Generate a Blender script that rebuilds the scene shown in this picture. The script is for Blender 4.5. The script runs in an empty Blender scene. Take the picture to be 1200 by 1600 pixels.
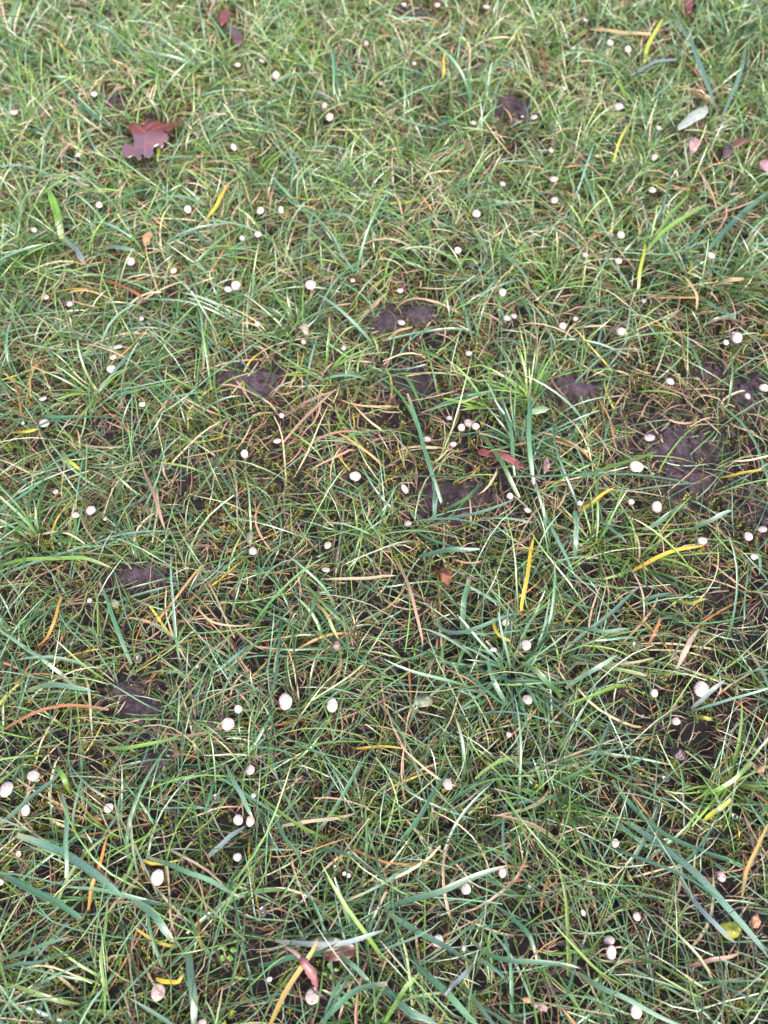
import bpy, math, random
import numpy as np
from mathutils import Vector

random.seed(7)
RNG = np.random.default_rng(11)
scene = bpy.context.scene
col = scene.collection

# ------------------------------------------------------------------ camera, sky, light, exposure
CAM_H = 0.45
PITCH = math.radians(62.0)          # below the horizon
FPX = 1212.0                        # focal length in photograph pixels (1200 x 1600)
cam_data = bpy.data.cameras.new("camera")
cam_data.sensor_fit = 'AUTO'
cam_data.sensor_width = 36.0
cam_data.lens = FPX / 1600.0 * 36.0
cam_data.clip_start = 0.01
cam_data.clip_end = 200.0
cam_data.dof.use_dof = True
cam_data.dof.focus_distance = 0.448
cam_data.dof.aperture_fstop = 8.5
cam = bpy.data.objects.new("camera", cam_data)
cam.location = (0, 0, CAM_H)
cam.rotation_euler = (math.radians(90) - PITCH, 0, 0)
col.objects.link(cam)
scene.camera = cam

SUN_EL, SUN_ROT = math.radians(52), math.radians(150)
world = bpy.data.worlds.new("World")
scene.world = world
world.use_nodes = True
wn = world.node_tree
for n in list(wn.nodes):
    wn.nodes.remove(n)
w_out = wn.nodes.new('ShaderNodeOutputWorld')
w_bg = wn.nodes.new('ShaderNodeBackground')
w_sky = wn.nodes.new('ShaderNodeTexSky')
w_sky.sky_type = 'NISHITA'
w_sky.sun_disc = False
w_sky.sun_elevation = SUN_EL
w_sky.sun_rotation = SUN_ROT
w_sky.air_density = 0.9
w_sky.dust_density = 5.0
w_sky.ozone_density = 1.0
w_bg.inputs['Strength'].default_value = 0.13
wn.links.new(w_sky.outputs[0], w_bg.inputs['Color'])
wn.links.new(w_bg.outputs[0], w_out.inputs['Surface'])

sun_data = bpy.data.lights.new("sun", 'SUN')
sun_data.energy = 1.5
sun_data.angle = math.radians(20)
sun_data.color = (1.0, 0.93, 0.90)
sun = bpy.data.objects.new("sun", sun_data)
sd = Vector((math.sin(SUN_ROT) * math.cos(SUN_EL), math.cos(SUN_ROT) * math.cos(SUN_EL), math.sin(SUN_EL)))
sun.rotation_euler = sd.to_track_quat('Z', 'Y').to_euler()
sun.location = (0, 0, 3)
col.objects.link(sun)

scene.view_settings.view_transform = 'Standard'
scene.view_settings.look = 'None'
scene.view_settings.gamma = 1.0
scene.view_settings.use_curve_mapping = False
scene.view_settings.exposure = 1.57

# ------------------------------------------------------------------ where a point of the lawn stands
SA, CA = math.sin(PITCH), math.cos(PITCH)


def spot(px, py, z=0.0):
    """The point at height z of the lawn that is seen at px, py of the photograph."""
    u = (px - 600.0) / FPX
    t = -(py - 800.0) / FPX
    d = (CAM_H - z) / (SA - t * CA)
    return np.array([u * d, d * (CA + t * SA), z])


def depth_at(px, py, z=0.0):
    t = -(py - 800.0) / FPX
    return (CAM_H - z) / (SA - t * CA)


def to_photo(P):
    """Points (n,3) -> px, py, depth."""
    x, y, z = P[..., 0], P[..., 1], P[..., 2] - CAM_H
    d = y * CA - z * SA
    t = (y * SA + z * CA) / d
    return 600.0 + FPX * x / d, 800.0 - FPX * t, d


def hash2(i, j, s):
    h = (i.astype(np.int64) * 374761393 + j.astype(np.int64) * 668265263 + s * 974634777) & 0x7fffffff
    h = ((h ^ (h >> 13)) * 1274126177) & 0x7fffffff
    return ((h ^ (h >> 16)) & 0xffff) / 65535.0


def noise(x, y, scale, seed=0):
    x = np.asarray(x, float) / scale + 1000.0
    y = np.asarray(y, float) / scale + 1000.0
    i, j = np.floor(x), np.floor(y)
    fx, fy = x - i, y - j
    fx, fy = fx * fx * (3 - 2 * fx), fy * fy * (3 - 2 * fy)
    a, b = hash2(i, j, seed), hash2(i + 1, j, seed)
    c, d = hash2(i, j + 1, seed), hash2(i + 1, j + 1, seed)
    return (a * (1 - fx) + b * fx) * (1 - fy) + (c * (1 - fx) + d * fx) * fy


# bare earth: (px, py, half width px, half height px)
BARE = [(388, 585, 62, 32), (650, 492, 34, 20), (606, 500, 26, 24), (645, 18, 36, 16), (800, 172, 34, 24),
        (218, 898, 38, 20), (200, 1078, 26, 18), (222, 1112, 34, 24), (240, 1190, 26, 22), (895, 608, 50, 26),
        (1062, 690, 60, 34), (1075, 745, 50, 30), (1165, 610, 34, 30), (182, 162, 18, 14), (862, 18, 30, 14),
        (1110, 570, 30, 18), (640, 590, 34, 24), (60, 470, 26, 14), (140, 236, 18, 12), (1180, 790, 28, 40),
        (700, 780, 60, 30), (1190, 590, 20, 30)]
BARE_W = []
for (bx, by, bw, bh) in BARE:
    p = spot(bx, by)
    d = depth_at(bx, by)
    BARE_W.append((p[0], p[1], bw * d / FPX, bh * d / FPX / 0.88))


def bareness(x, y):
    m = np.zeros(np.shape(x))
    wob = 1.0 + 0.5 * (noise(x, y, 0.012, 5) - 0.5)
    for (bx, by, rx, ry) in BARE_W:
        q = ((x - bx) / rx) ** 2 + ((y - by) / ry) ** 2
        m = np.maximum(m, np.exp(-(q * wob) ** 1.5 * 0.8))
    return m


def ground_z(x, y):
    g = 0.010 * (noise(x, y, 0.11, 1) - 0.5) + 0.006 * (noise(x, y, 0.04, 2) - 0.5) + 0.0035 * (noise(x, y, 0.014, 3) - 0.5)
    return g - 0.004


# ------------------------------------------------------------------ materials
def new_mat(name):
    m = bpy.data.materials.new(name)
    m.use_nodes = True
    nt = m.node_tree
    for n in list(nt.nodes):
        nt.nodes.remove(n)
    out = nt.nodes.new('ShaderNodeOutputMaterial')
    b = nt.nodes.new('ShaderNodeBsdfPrincipled')
    nt.links.new(b.outputs[0], out.inputs['Surface'])
    return m, nt, b, out


def noise_node(nt, scale, detail=4, rough=0.6, coord=None):
    n = nt.nodes.new('ShaderNodeTexNoise')
    n.inputs['Scale'].default_value = scale
    n.inputs['Detail'].default_value = detail
    n.inputs['Roughness'].default_value = rough
    if coord is not None:
        nt.links.new(coord, n.inputs['Vector'])
    return n


def ramp(nt, fac, stops):
    r = nt.nodes.new('ShaderNodeValToRGB')
    el = r.color_ramp.elements
    while len(el) < len(stops):
        el.new(0.5)
    for e, (p, c) in zip(el, stops):
        e.position = p
        e.color = (*c, 1)
    nt.links.new(fac, r.inputs[0])
    return r


def mixc(nt, fac, a, b, mode='MIX'):
    m = nt.nodes.new('ShaderNodeMix')
    m.data_type = 'RGBA'
    m.blend_type = mode
    for sock, v in ((m.inputs[0], fac), (m.inputs[6], a), (m.inputs[7], b)):
        if isinstance(v, (int, float)):
            sock.default_value = v
        elif isinstance(v, tuple):
            sock.default_value = (*v, 1)
        else:
            nt.links.new(v, sock)
    return m.outputs[2]


def bump(nt, b, height, strength, dist):
    n = nt.nodes.new('ShaderNodeBump')
    n.inputs['Strength'].default_value = strength
    n.inputs['Distance'].default_value = dist
    nt.links.new(height, n.inputs['Height'])
    nt.links.new(n.outputs[0], b.inputs['Normal'])
    return n


def soil_material(name, dark, light, wet=0.45, tinted=False):
    m, nt, b, out = new_mat(name)
    co = nt.nodes.new('ShaderNodeNewGeometry').outputs['Position']
    n1 = noise_node(nt, 190, 8, 0.75, co)
    n2 = noise_node(nt, 700, 5, 0.7, co)
    c1 = ramp(nt, n1.outputs[0], [(0.3, dark), (0.7, light)])
    c2 = ramp(nt, n2.outputs[0], [(0.3, (0.5, 0.5, 0.5)), (0.7, (1.35, 1.3, 1.35))])
    sc_ = mixc(nt, 1.0, c1.outputs[0], c2.outputs[0], 'MULTIPLY')
    if tinted:                                # purplish worm-cast earth against soil blackened to carry the gap shade
        at = nt.nodes.new('ShaderNodeAttribute')
        at.attribute_name = "tint"
        sc_ = mixc(nt, 1.0, sc_, at.outputs['Color'], 'MULTIPLY')
    nt.links.new(sc_, b.inputs['Base Color'])
    r = ramp(nt, n1.outputs[0], [(0.35, (wet,) * 3), (0.65, (0.85,) * 3)])
    nt.links.new(r.outputs[0], b.inputs['Roughness'])
    b.inputs['Specular IOR Level'].default_value = 0.5
    n3 = noise_node(nt, 2200, 4, 0.7, co)
    ad = nt.nodes.new('ShaderNodeMath')
    nt.links.new(n2.outputs[0], ad.inputs[0])
    nt.links.new(n3.outputs[0], ad.inputs[1])
    bump(nt, b, ad.outputs[0], 1.0, 0.0022)
    return m


M_GROUND = soil_material("damp_soil_gap_shade", (0.006, 0.0045, 0.0045), (0.028, 0.019, 0.021), 0.40, True)  # shade between the blades is put into this near-black soil colour
M_CAST = soil_material("crumbly_earth", (0.022, 0.014, 0.020), (0.17, 0.118, 0.150), 0.28)


def blade_material(name, rough=0.36, transl=0.28, spec=0.5, coat=0.25):
    m, nt, b, out = new_mat(name)
    at = nt.nodes.new('ShaderNodeAttribute')
    at.attribute_name = "tint"
    uv = nt.nodes.new('ShaderNodeUVMap')
    uv.uv_map = "UVMap"
    mp = nt.nodes.new('ShaderNodeMapping')
    mp.inputs['Scale'].default_value = (5.0, 40.0, 1.0)
    nt.links.new(uv.outputs[0], mp.inputs[0])
    n = noise_node(nt, 1.6, 3, 0.6, mp.outputs[0])
    v = ramp(nt, n.outputs[0], [(0.25, (0.72, 0.74, 0.72)), (0.75, (1.22, 1.2, 1.16))])
    base = mixc(nt, 1.0, at.outputs['Color'], v.outputs[0], 'MULTIPLY')
    mp2 = nt.nodes.new('ShaderNodeMapping')
    mp2.inputs['Scale'].default_value = (16.0, 0.5, 1.0)
    nt.links.new(uv.outputs[0], mp2.inputs[0])
    b.inputs['Coat IOR'].default_value = 1.6
    n2 = noise_node(nt, 1.0, 2, 0.5, mp2.outputs[0])
    v2 = ramp(nt, n2.outputs[0], [(0.35, (0.66, 0.70, 0.66)), (0.65, (1.28, 1.25, 1.3))])
    base = mixc(nt, 1.0, base, v2.outputs[0], 'MULTIPLY')
    nt.links.new(base, b.inputs['Base Color'])
    rr = ramp(nt, n.outputs[0], [(0.35, (rough * 0.75,) * 3), (0.7, (min(1, rough * 1.5),) * 3)])
    nt.links.new(rr.outputs[0], b.inputs['Roughness'])
    b.inputs['Specular IOR Level'].default_value = spec
    b.inputs['Coat Weight'].default_value = coat
    b.inputs['Coat Roughness'].default_value = 0.22
    # lengthwise ribs
    wv = nt.nodes.new('ShaderNodeTexWave')
    wv.bands_direction = 'X'
    wv.inputs['Scale'].default_value = 1.9
    wv.inputs['Distortion'].default_value = 0.3
    nt.links.new(uv.outputs[0], wv.inputs['Vector'])
    bump(nt, b, n2.outputs[0], 0.5, 0.0006)
    tr = nt.nodes.new('ShaderNodeBsdfTranslucent')
    nt.links.new(mixc(nt, 1.0, base, (1.3, 1.35, 0.7), 'MULTIPLY'), tr.inputs['Color'])
    mx = nt.nodes.new('ShaderNodeMixShader')
    mx.inputs[0].default_value = transl
    nt.links.new(b.outputs[0], mx.inputs[1])
    nt.links.new(tr.outputs[0], mx.inputs[2])
    nt.links.new(mx.outputs[0], out.inputs['Surface'])
    return m


M_GRASS = blade_material("wet_grass", 0.30, 0.22, 0.6, 1.0)
M_DRY = blade_material("dry_grass", 0.5, 0.15, 0.45, 0.2)
M_MOSS = blade_material("moss_leaf", 0.6, 0.3, 0.3, 0.0)


def leaf_material(name, c1, c2, scale=90, rough=0.4, coat=0.3, transl=0.12):
    m, nt, b, out = new_mat(name)
    tc = nt.nodes.new('ShaderNodeTexCoord')
    n = noise_node(nt, scale, 6, 0.65, tc.outputs['Object'])
    n2 = noise_node(nt, scale * 9, 3, 0.6, tc.outputs['Object'])
    c = ramp(nt, n.outputs[0], [(0.32, c1), (0.68, c2)])
    s = ramp(nt, n2.outputs[0], [(0.3, (0.7, 0.68, 0.66)), (0.65, (1.15, 1.15, 1.15))])
    base = mixc(nt, 1.0, c.outputs[0], s.outputs[0], 'MULTIPLY')
    nt.links.new(base, b.inputs['Base Color'])
    b.inputs['Roughness'].default_value = rough
    b.inputs['Coat Weight'].default_value = min(1.0, coat * 1.4)
    b.inputs['Coat Roughness'].default_value = 0.22
    bump(nt, b, n2.outputs[0], 0.5, 0.0006)
    tr = nt.nodes.new('ShaderNodeBsdfTranslucent')
    nt.links.new(base, tr.inputs['Color'])
    mx = nt.nodes.new('ShaderNodeMixShader')
    mx.inputs[0].default_value = transl
    nt.links.new(b.outputs[0], mx.inputs[1])
    nt.links.new(tr.outputs[0], mx.inputs[2])
    nt.links.new(mx.outputs[0], out.inputs['Surface'])
    return m


def pellet_material():
    m, nt, b, out = new_mat("chalky_pellet")
    tc = nt.nodes.new('ShaderNodeTexCoord')
    oi = nt.nodes.new('ShaderNodeObjectInfo')
    n = noise_node(nt, 1.2, 5, 0.65, tc.outputs['Object'])
    n2 = noise_node(nt, 5, 4, 0.7, tc.outputs['Object'])
    c = ramp(nt, n.outputs[0], [(0.3, (0.38, 0.315, 0.30)), (0.5, (0.52, 0.44, 0.42)), (0.75, (0.58, 0.505, 0.48))])
    v = ramp(nt, oi.outputs['Random'], [(0.0, (0.80, 0.76, 0.76)), (0.5, (0.95, 0.93, 0.92)), (1.0, (1.0, 0.96, 0.92))])
    pc = mixc(nt, 1.0, c.outputs[0], v.outputs[0], 'MULTIPLY')
    geo = nt.nodes.new('ShaderNodeNewGeometry').outputs['Position']
    sp = noise_node(nt, 900, 3, 0.6, geo)
    sr = ramp(nt, sp.outputs[0], [(0.34, (0.42, 0.33, 0.28)), (0.42, (1, 1, 1))])
    nt.links.new(mixc(nt, 1.0, pc, sr.outputs[0], 'MULTIPLY'), b.inputs['Base Color'])
    b.inputs['Roughness'].default_value = 0.7
    bump(nt, b, n2.outputs[0], 0.6, 0.0004)
    return m


M_PELLET = pellet_material()


def water_material():
    m, nt, b, out = new_mat("water_drop")
    b.inputs['Base Color'].default_value = (1, 1, 1, 1)
    b.inputs['Roughness'].default_value = 0.0
    b.inputs['IOR'].default_value = 1.33
    b.inputs['Transmission Weight'].default_value = 1.0
    return m


M_WATER = water_material()


# ------------------------------------------------------------------ mesh helpers
def mesh_np(name, V, F, mat, tint=None, uv=None, smooth=True):
    """V (n,3), F (m,k) with k = 3 or 4, tint (n,3) per vertex, uv (n,2) per vertex."""
    me = bpy.data.meshes.new(name)
    V = np.ascontiguousarray(V, dtype=np.float32)
    F = np.ascontiguousarray(F, dtype=np.int32)
    k = F.shape[1]
    me.vertices.add(len(V))
    me.vertices.foreach_set("co", V.ravel())
    me.loops.add(F.size)
    me.loops.foreach_set("vertex_index", F.ravel())
    me.polygons.add(len(F))
    me.polygons.foreach_set("loop_start", np.arange(0, F.size, k, dtype=np.int32))
    me.polygons.foreach_set("use_smooth", np.full(len(F), smooth))
    me.update(calc_edges=True)
    if tint is not None:
        a = me.color_attributes.new("tint", 'FLOAT_COLOR', 'POINT')
        c = np.ones((len(V), 4), np.float32)
        c[:, :3] = tint
        a.data.foreach_set("color", c.ravel())
    if uv is not None:
        u = me.uv_layers.new(name="UVMap")
        u.data.foreach_set("uv", np.ascontiguousarray(uv[F.ravel()], dtype=np.float32).ravel())
    me.materials.append(mat)
    return me


def link(name, me, parent=None, loc=(0, 0, 0), rot=(0, 0, 0), scale=(1, 1, 1)):
    o = bpy.data.objects.new(name, me)
    o.location, o.rotation_euler, o.scale = loc, rot, scale
    if parent is not None:
        o.parent = parent
    col.objects.link(o)
    return o


def tag(o, label=None, cat=None, group=None, kind=None):
    for k, v in (('label', label), ('category', cat), ('group', group), ('kind', kind)):
        if v:
            o[k] = v
    return o


def ribbons(P, W, roll, fold, tint, prof, uoff):
    """P (n,k,3) centre lines, W (n,) widths, roll (n,k), fold (n,), tint (n,k,3), prof (n,k). Three vertices across."""
    n, k, _ = P.shape
    T = np.empty_like(P)
    T[:, 1:-1] = P[:, 2:] - P[:, :-2]
    T[:, 0] = P[:, 1] - P[:, 0]
    T[:, -1] = P[:, -1] - P[:, -2]
    T /= np.linalg.norm(T, axis=2, keepdims=True) + 1e-12
    up = np.array([0, 0, 1.0])
    S = np.cross(T, up)
    ln = np.linalg.norm(S, axis=2, keepdims=True)
    S = np.where(ln > 1e-3, S / np.maximum(ln, 1e-6), np.array([1.0, 0, 0]))
    N = np.cross(S, T)
    c, s = np.cos(roll)[..., None], np.sin(roll)[..., None]
    A = S * c + N * s
    B = -S * s + N * c
    hw = (0.5 * W[:, None] * prof)[..., None]
    Lf = P - A * hw + B * hw * fold[:, None, None]
    Rt = P + A * hw + B * hw * fold[:, None, None]
    V = np.stack([Lf, P, Rt], axis=2).reshape(-1, 3)
    idx = np.arange(n * k * 3).reshape(n, k, 3)
    a, b_, c_, d_ = idx[:, :-1, :-1], idx[:, :-1, 1:], idx[:, 1:, 1:], idx[:, 1:, :-1]
    F = np.stack([a, b_, c_, d_], axis=-1).reshape(-1, 4)
    C = np.repeat(tint[:, :, None, :], 3, axis=2).reshape(-1, 3)
    seg = np.linalg.norm(np.diff(P, axis=1), axis=2)
    vv = np.concatenate([np.zeros((n, 1)), np.cumsum(seg, axis=1)], axis=1) * 10 + uoff[:, None]
    uu = np.array([0, 0.5, 1.0])
    UV = np.stack([np.broadcast_to(uu, (n, k, 3)) + uoff[:, None, None] * 0, np.repeat(vv[:, :, None], 3, axis=2)], axis=-1).reshape(-1, 2)
    return V, F, C, UV


# ------------------------------------------------------------------ ground sheet
def graded(lo, hi, step, far, grow=1.35):
    a = list(np.arange(lo, hi, step))
    s, x = step, a[-1]
    right = []
    while x < far:
        s *= grow
        x += s
        right.append(x)
    s, x = step, a[0]
    left = []
    while x > -far:
        s *= grow
        x -= s
        left.append(x)
    return np.array(left[::-1] + a + right)


gx = graded(-0.62, 0.62, 0.0038, 60)
gy = graded(-0.25, 1.12, 0.0038, 60)
GX, GY = np.meshgrid(gx, gy)
bz = bareness(GX, GY)
GZ = ground_z(GX, GY)
inside = (np.abs(GX) < 0.7) & (GY > -0.3) & (GY < 1.2)
crumb = noise(GX, GY, 0.006, 8) * 0.5 + noise(GX, GY, 0.0035 * 2.2, 9) * 0.5
GZ = GZ + np.where(inside, 0.0045 * (crumb - 0.5) + bz * (0.003 + 0.004 * crumb), 0)
ny, nx = GX.shape
gi = np.arange(nx * ny).reshape(ny, nx)
GF = np.stack([gi[:-1, :-1], gi[:-1, 1:], gi[1:, 1:], gi[1:, :-1]], -1).reshape(-1, 4)
bt = np.clip(bz * 1.3 + 0.25 * (noise(GX, GY, 0.02, 77) - 0.55), 0, 1) * np.clip(0.5 + noise(GX, GY, 0.007, 78), 0.4, 1.2)
GT = (np.array([1.0, 1.0, 1.0]) + bt[..., None] * np.array([2.6, 2.3, 3.0])).reshape(-1, 3)
ground = link("ground", mesh_np("ground", np.stack([GX, GY, GZ], -1).reshape(-1, 3), GF, M_GROUND, GT))
tag(ground, "damp soil between the grass and the moss, darkened to carry the gap shade", kind="structure")

#@@PELLETS
# ------------------------------------------------------------------ things that lie in the grass, by where the photograph shows them
# pellets: px, py, width px, height px
PELLETS = [
    (147, 147, 11, 11), (22, 176, 13, 12), (431, 118, 12, 12), (371, 101, 10, 10), (409, 95, 9, 9), (515, 183, 13, 15),
    (507, 165, 9, 9), (595, 130, 9, 12), (572, 68, 8, 9), (109, 27, 8, 8), (122, 242, 8, 9), (365, 230, 9, 12),
    (293, 327, 12, 12), (407, 329, 11, 12), (439, 328, 9, 11), (53, 359, 10, 9), (403, 366, 11, 12), (155, 320, 11, 12),
    (378, 372, 9, 9), (204, 408, 14, 15), (271, 423, 11, 10), (72, 464, 9, 9), (109, 475, 9, 10), (221, 498, 8, 7),
    (184, 542, 15, 9), (177, 558, 11, 12), (174, 577, 15, 12), (368, 446, 14, 14), (356, 452, 13, 12), (485, 445, 17, 22),
    (474, 534, 8, 9), (537, 544, 7, 7), (402, 506, 8, 8), (551, 438, 8, 8), (625, 454, 11, 10), (627, 504, 13, 12),
    (715, 391, 11, 11), (785, 457, 12, 12), (792, 497, 11, 11), (803, 494, 9, 9), (879, 509, 12, 11), (899, 498, 8, 8),
    (732, 552, 11, 10), (970, 518, 14, 14), (1151, 528, 17, 16), (1147, 521, 9, 8), (1134, 535, 9, 9), (1047, 596, 14, 11),
    (1168, 619, 9, 12), (1194, 606, 16, 12), (1110, 399, 14, 12), (683, 8, 10, 10), (760, 11, 11, 11), (631, 7, 8, 8),
    (647, 99, 7, 7), (834, 183, 11, 11), (816, 182, 6, 6), (740, 192, 9, 8), (861, 235, 8, 9), (865, 280, 13, 14),
    (785, 287, 10, 12), (881, 138, 7, 8), (866, 313, 12, 11), (744, 334, 14, 13), (953, 67, 11, 11), (981, 77, 10, 10),
    (914, 31, 7, 7), (966, 167, 15, 14), (1029, 200, 8, 8), (1022, 246, 9, 11), (1019, 297, 12, 9), (1138, 139, 7, 7),
    (970, 367, 13, 12), (914, 398, 10, 12), (966, 408, 11, 10), (1005, 470, 7, 10), (67, 623, 12, 9), (69, 661, 18, 15),
    (222, 632, 10, 9), (142, 797, 15, 15), (118, 805, 11, 8), (87, 768, 9, 8), (36, 661, 5, 5), (164, 811, 5, 5),
    (440, 649, 9, 11), (433, 689, 13, 10), (382, 709, 12, 13), (555, 744, 18, 16), (395, 861, 13, 13), (512, 852, 12, 12),
    (509, 890, 13, 9), (732, 661, 15, 15), (743, 666, 12, 11), (721, 668, 12, 11), (667, 686, 12, 12), (708, 694, 11, 8),
    (702, 653, 9, 6), (632, 764, 10, 15), (797, 775, 11, 9), (824, 797, 11, 9), (637, 818, 12, 10), (1015, 684, 17, 12),
    (994, 729, 22, 18), (1026, 792, 17, 17), (986, 784, 11, 9), (906, 786, 9, 8), (1097, 845, 15, 12), (1169, 838, 15, 14),
    (1191, 827, 15, 12), (1178, 870, 13, 9), (140, 938, 8, 7), (446, 1096, 21, 25), (519, 1102, 18, 20), (372, 1108, 12, 13),
    (356, 1131, 21, 18), (391, 1203, 14, 15), (308, 1041, 5, 5), (822, 1008, 16, 16), (771, 1015, 11, 7), (824, 1093, 16, 16),
    (795, 1148, 8, 8), (790, 973, 13, 10), (1096, 1077, 24, 24), (1022, 1083, 13, 12), (1056, 1127, 14, 11), (1004, 1119, 5, 5),
    (10, 1233, 22, 23), (52, 1212, 19, 17), (40, 1266, 14, 16), (170, 1262, 14, 14), (29, 1334, 9, 9), (246, 1371, 21, 22),
    (1, 1379, 8, 9), (131, 1329, 5, 5), (372, 1281, 15, 16), (391, 1283, 14, 15), (371, 1339, 13, 12), (396, 1243, 8, 7),
    (538, 1365, 7, 6), (545, 1368, 7, 7), (699, 1225, 16, 17), (650, 1267, 4, 4), (785, 1363, 13, 14), (728, 1389, 15, 16),
    (827, 1384, 6, 6), (815, 1330, 5, 5), (961, 1317, 13, 13), (1127, 1370, 14, 13), (247, 1550, 22, 24), (488, 1557, 24, 20),
    (421, 1530, 9, 7), (316, 1598, 14, 10), (684, 1470, 19, 18), (724, 1481, 6, 9), (994, 1580, 20, 21), (952, 1469, 16, 13),
    (955, 1488, 16, 19), (995, 1432, 12, 12), (911, 1426, 8, 9)]

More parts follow.
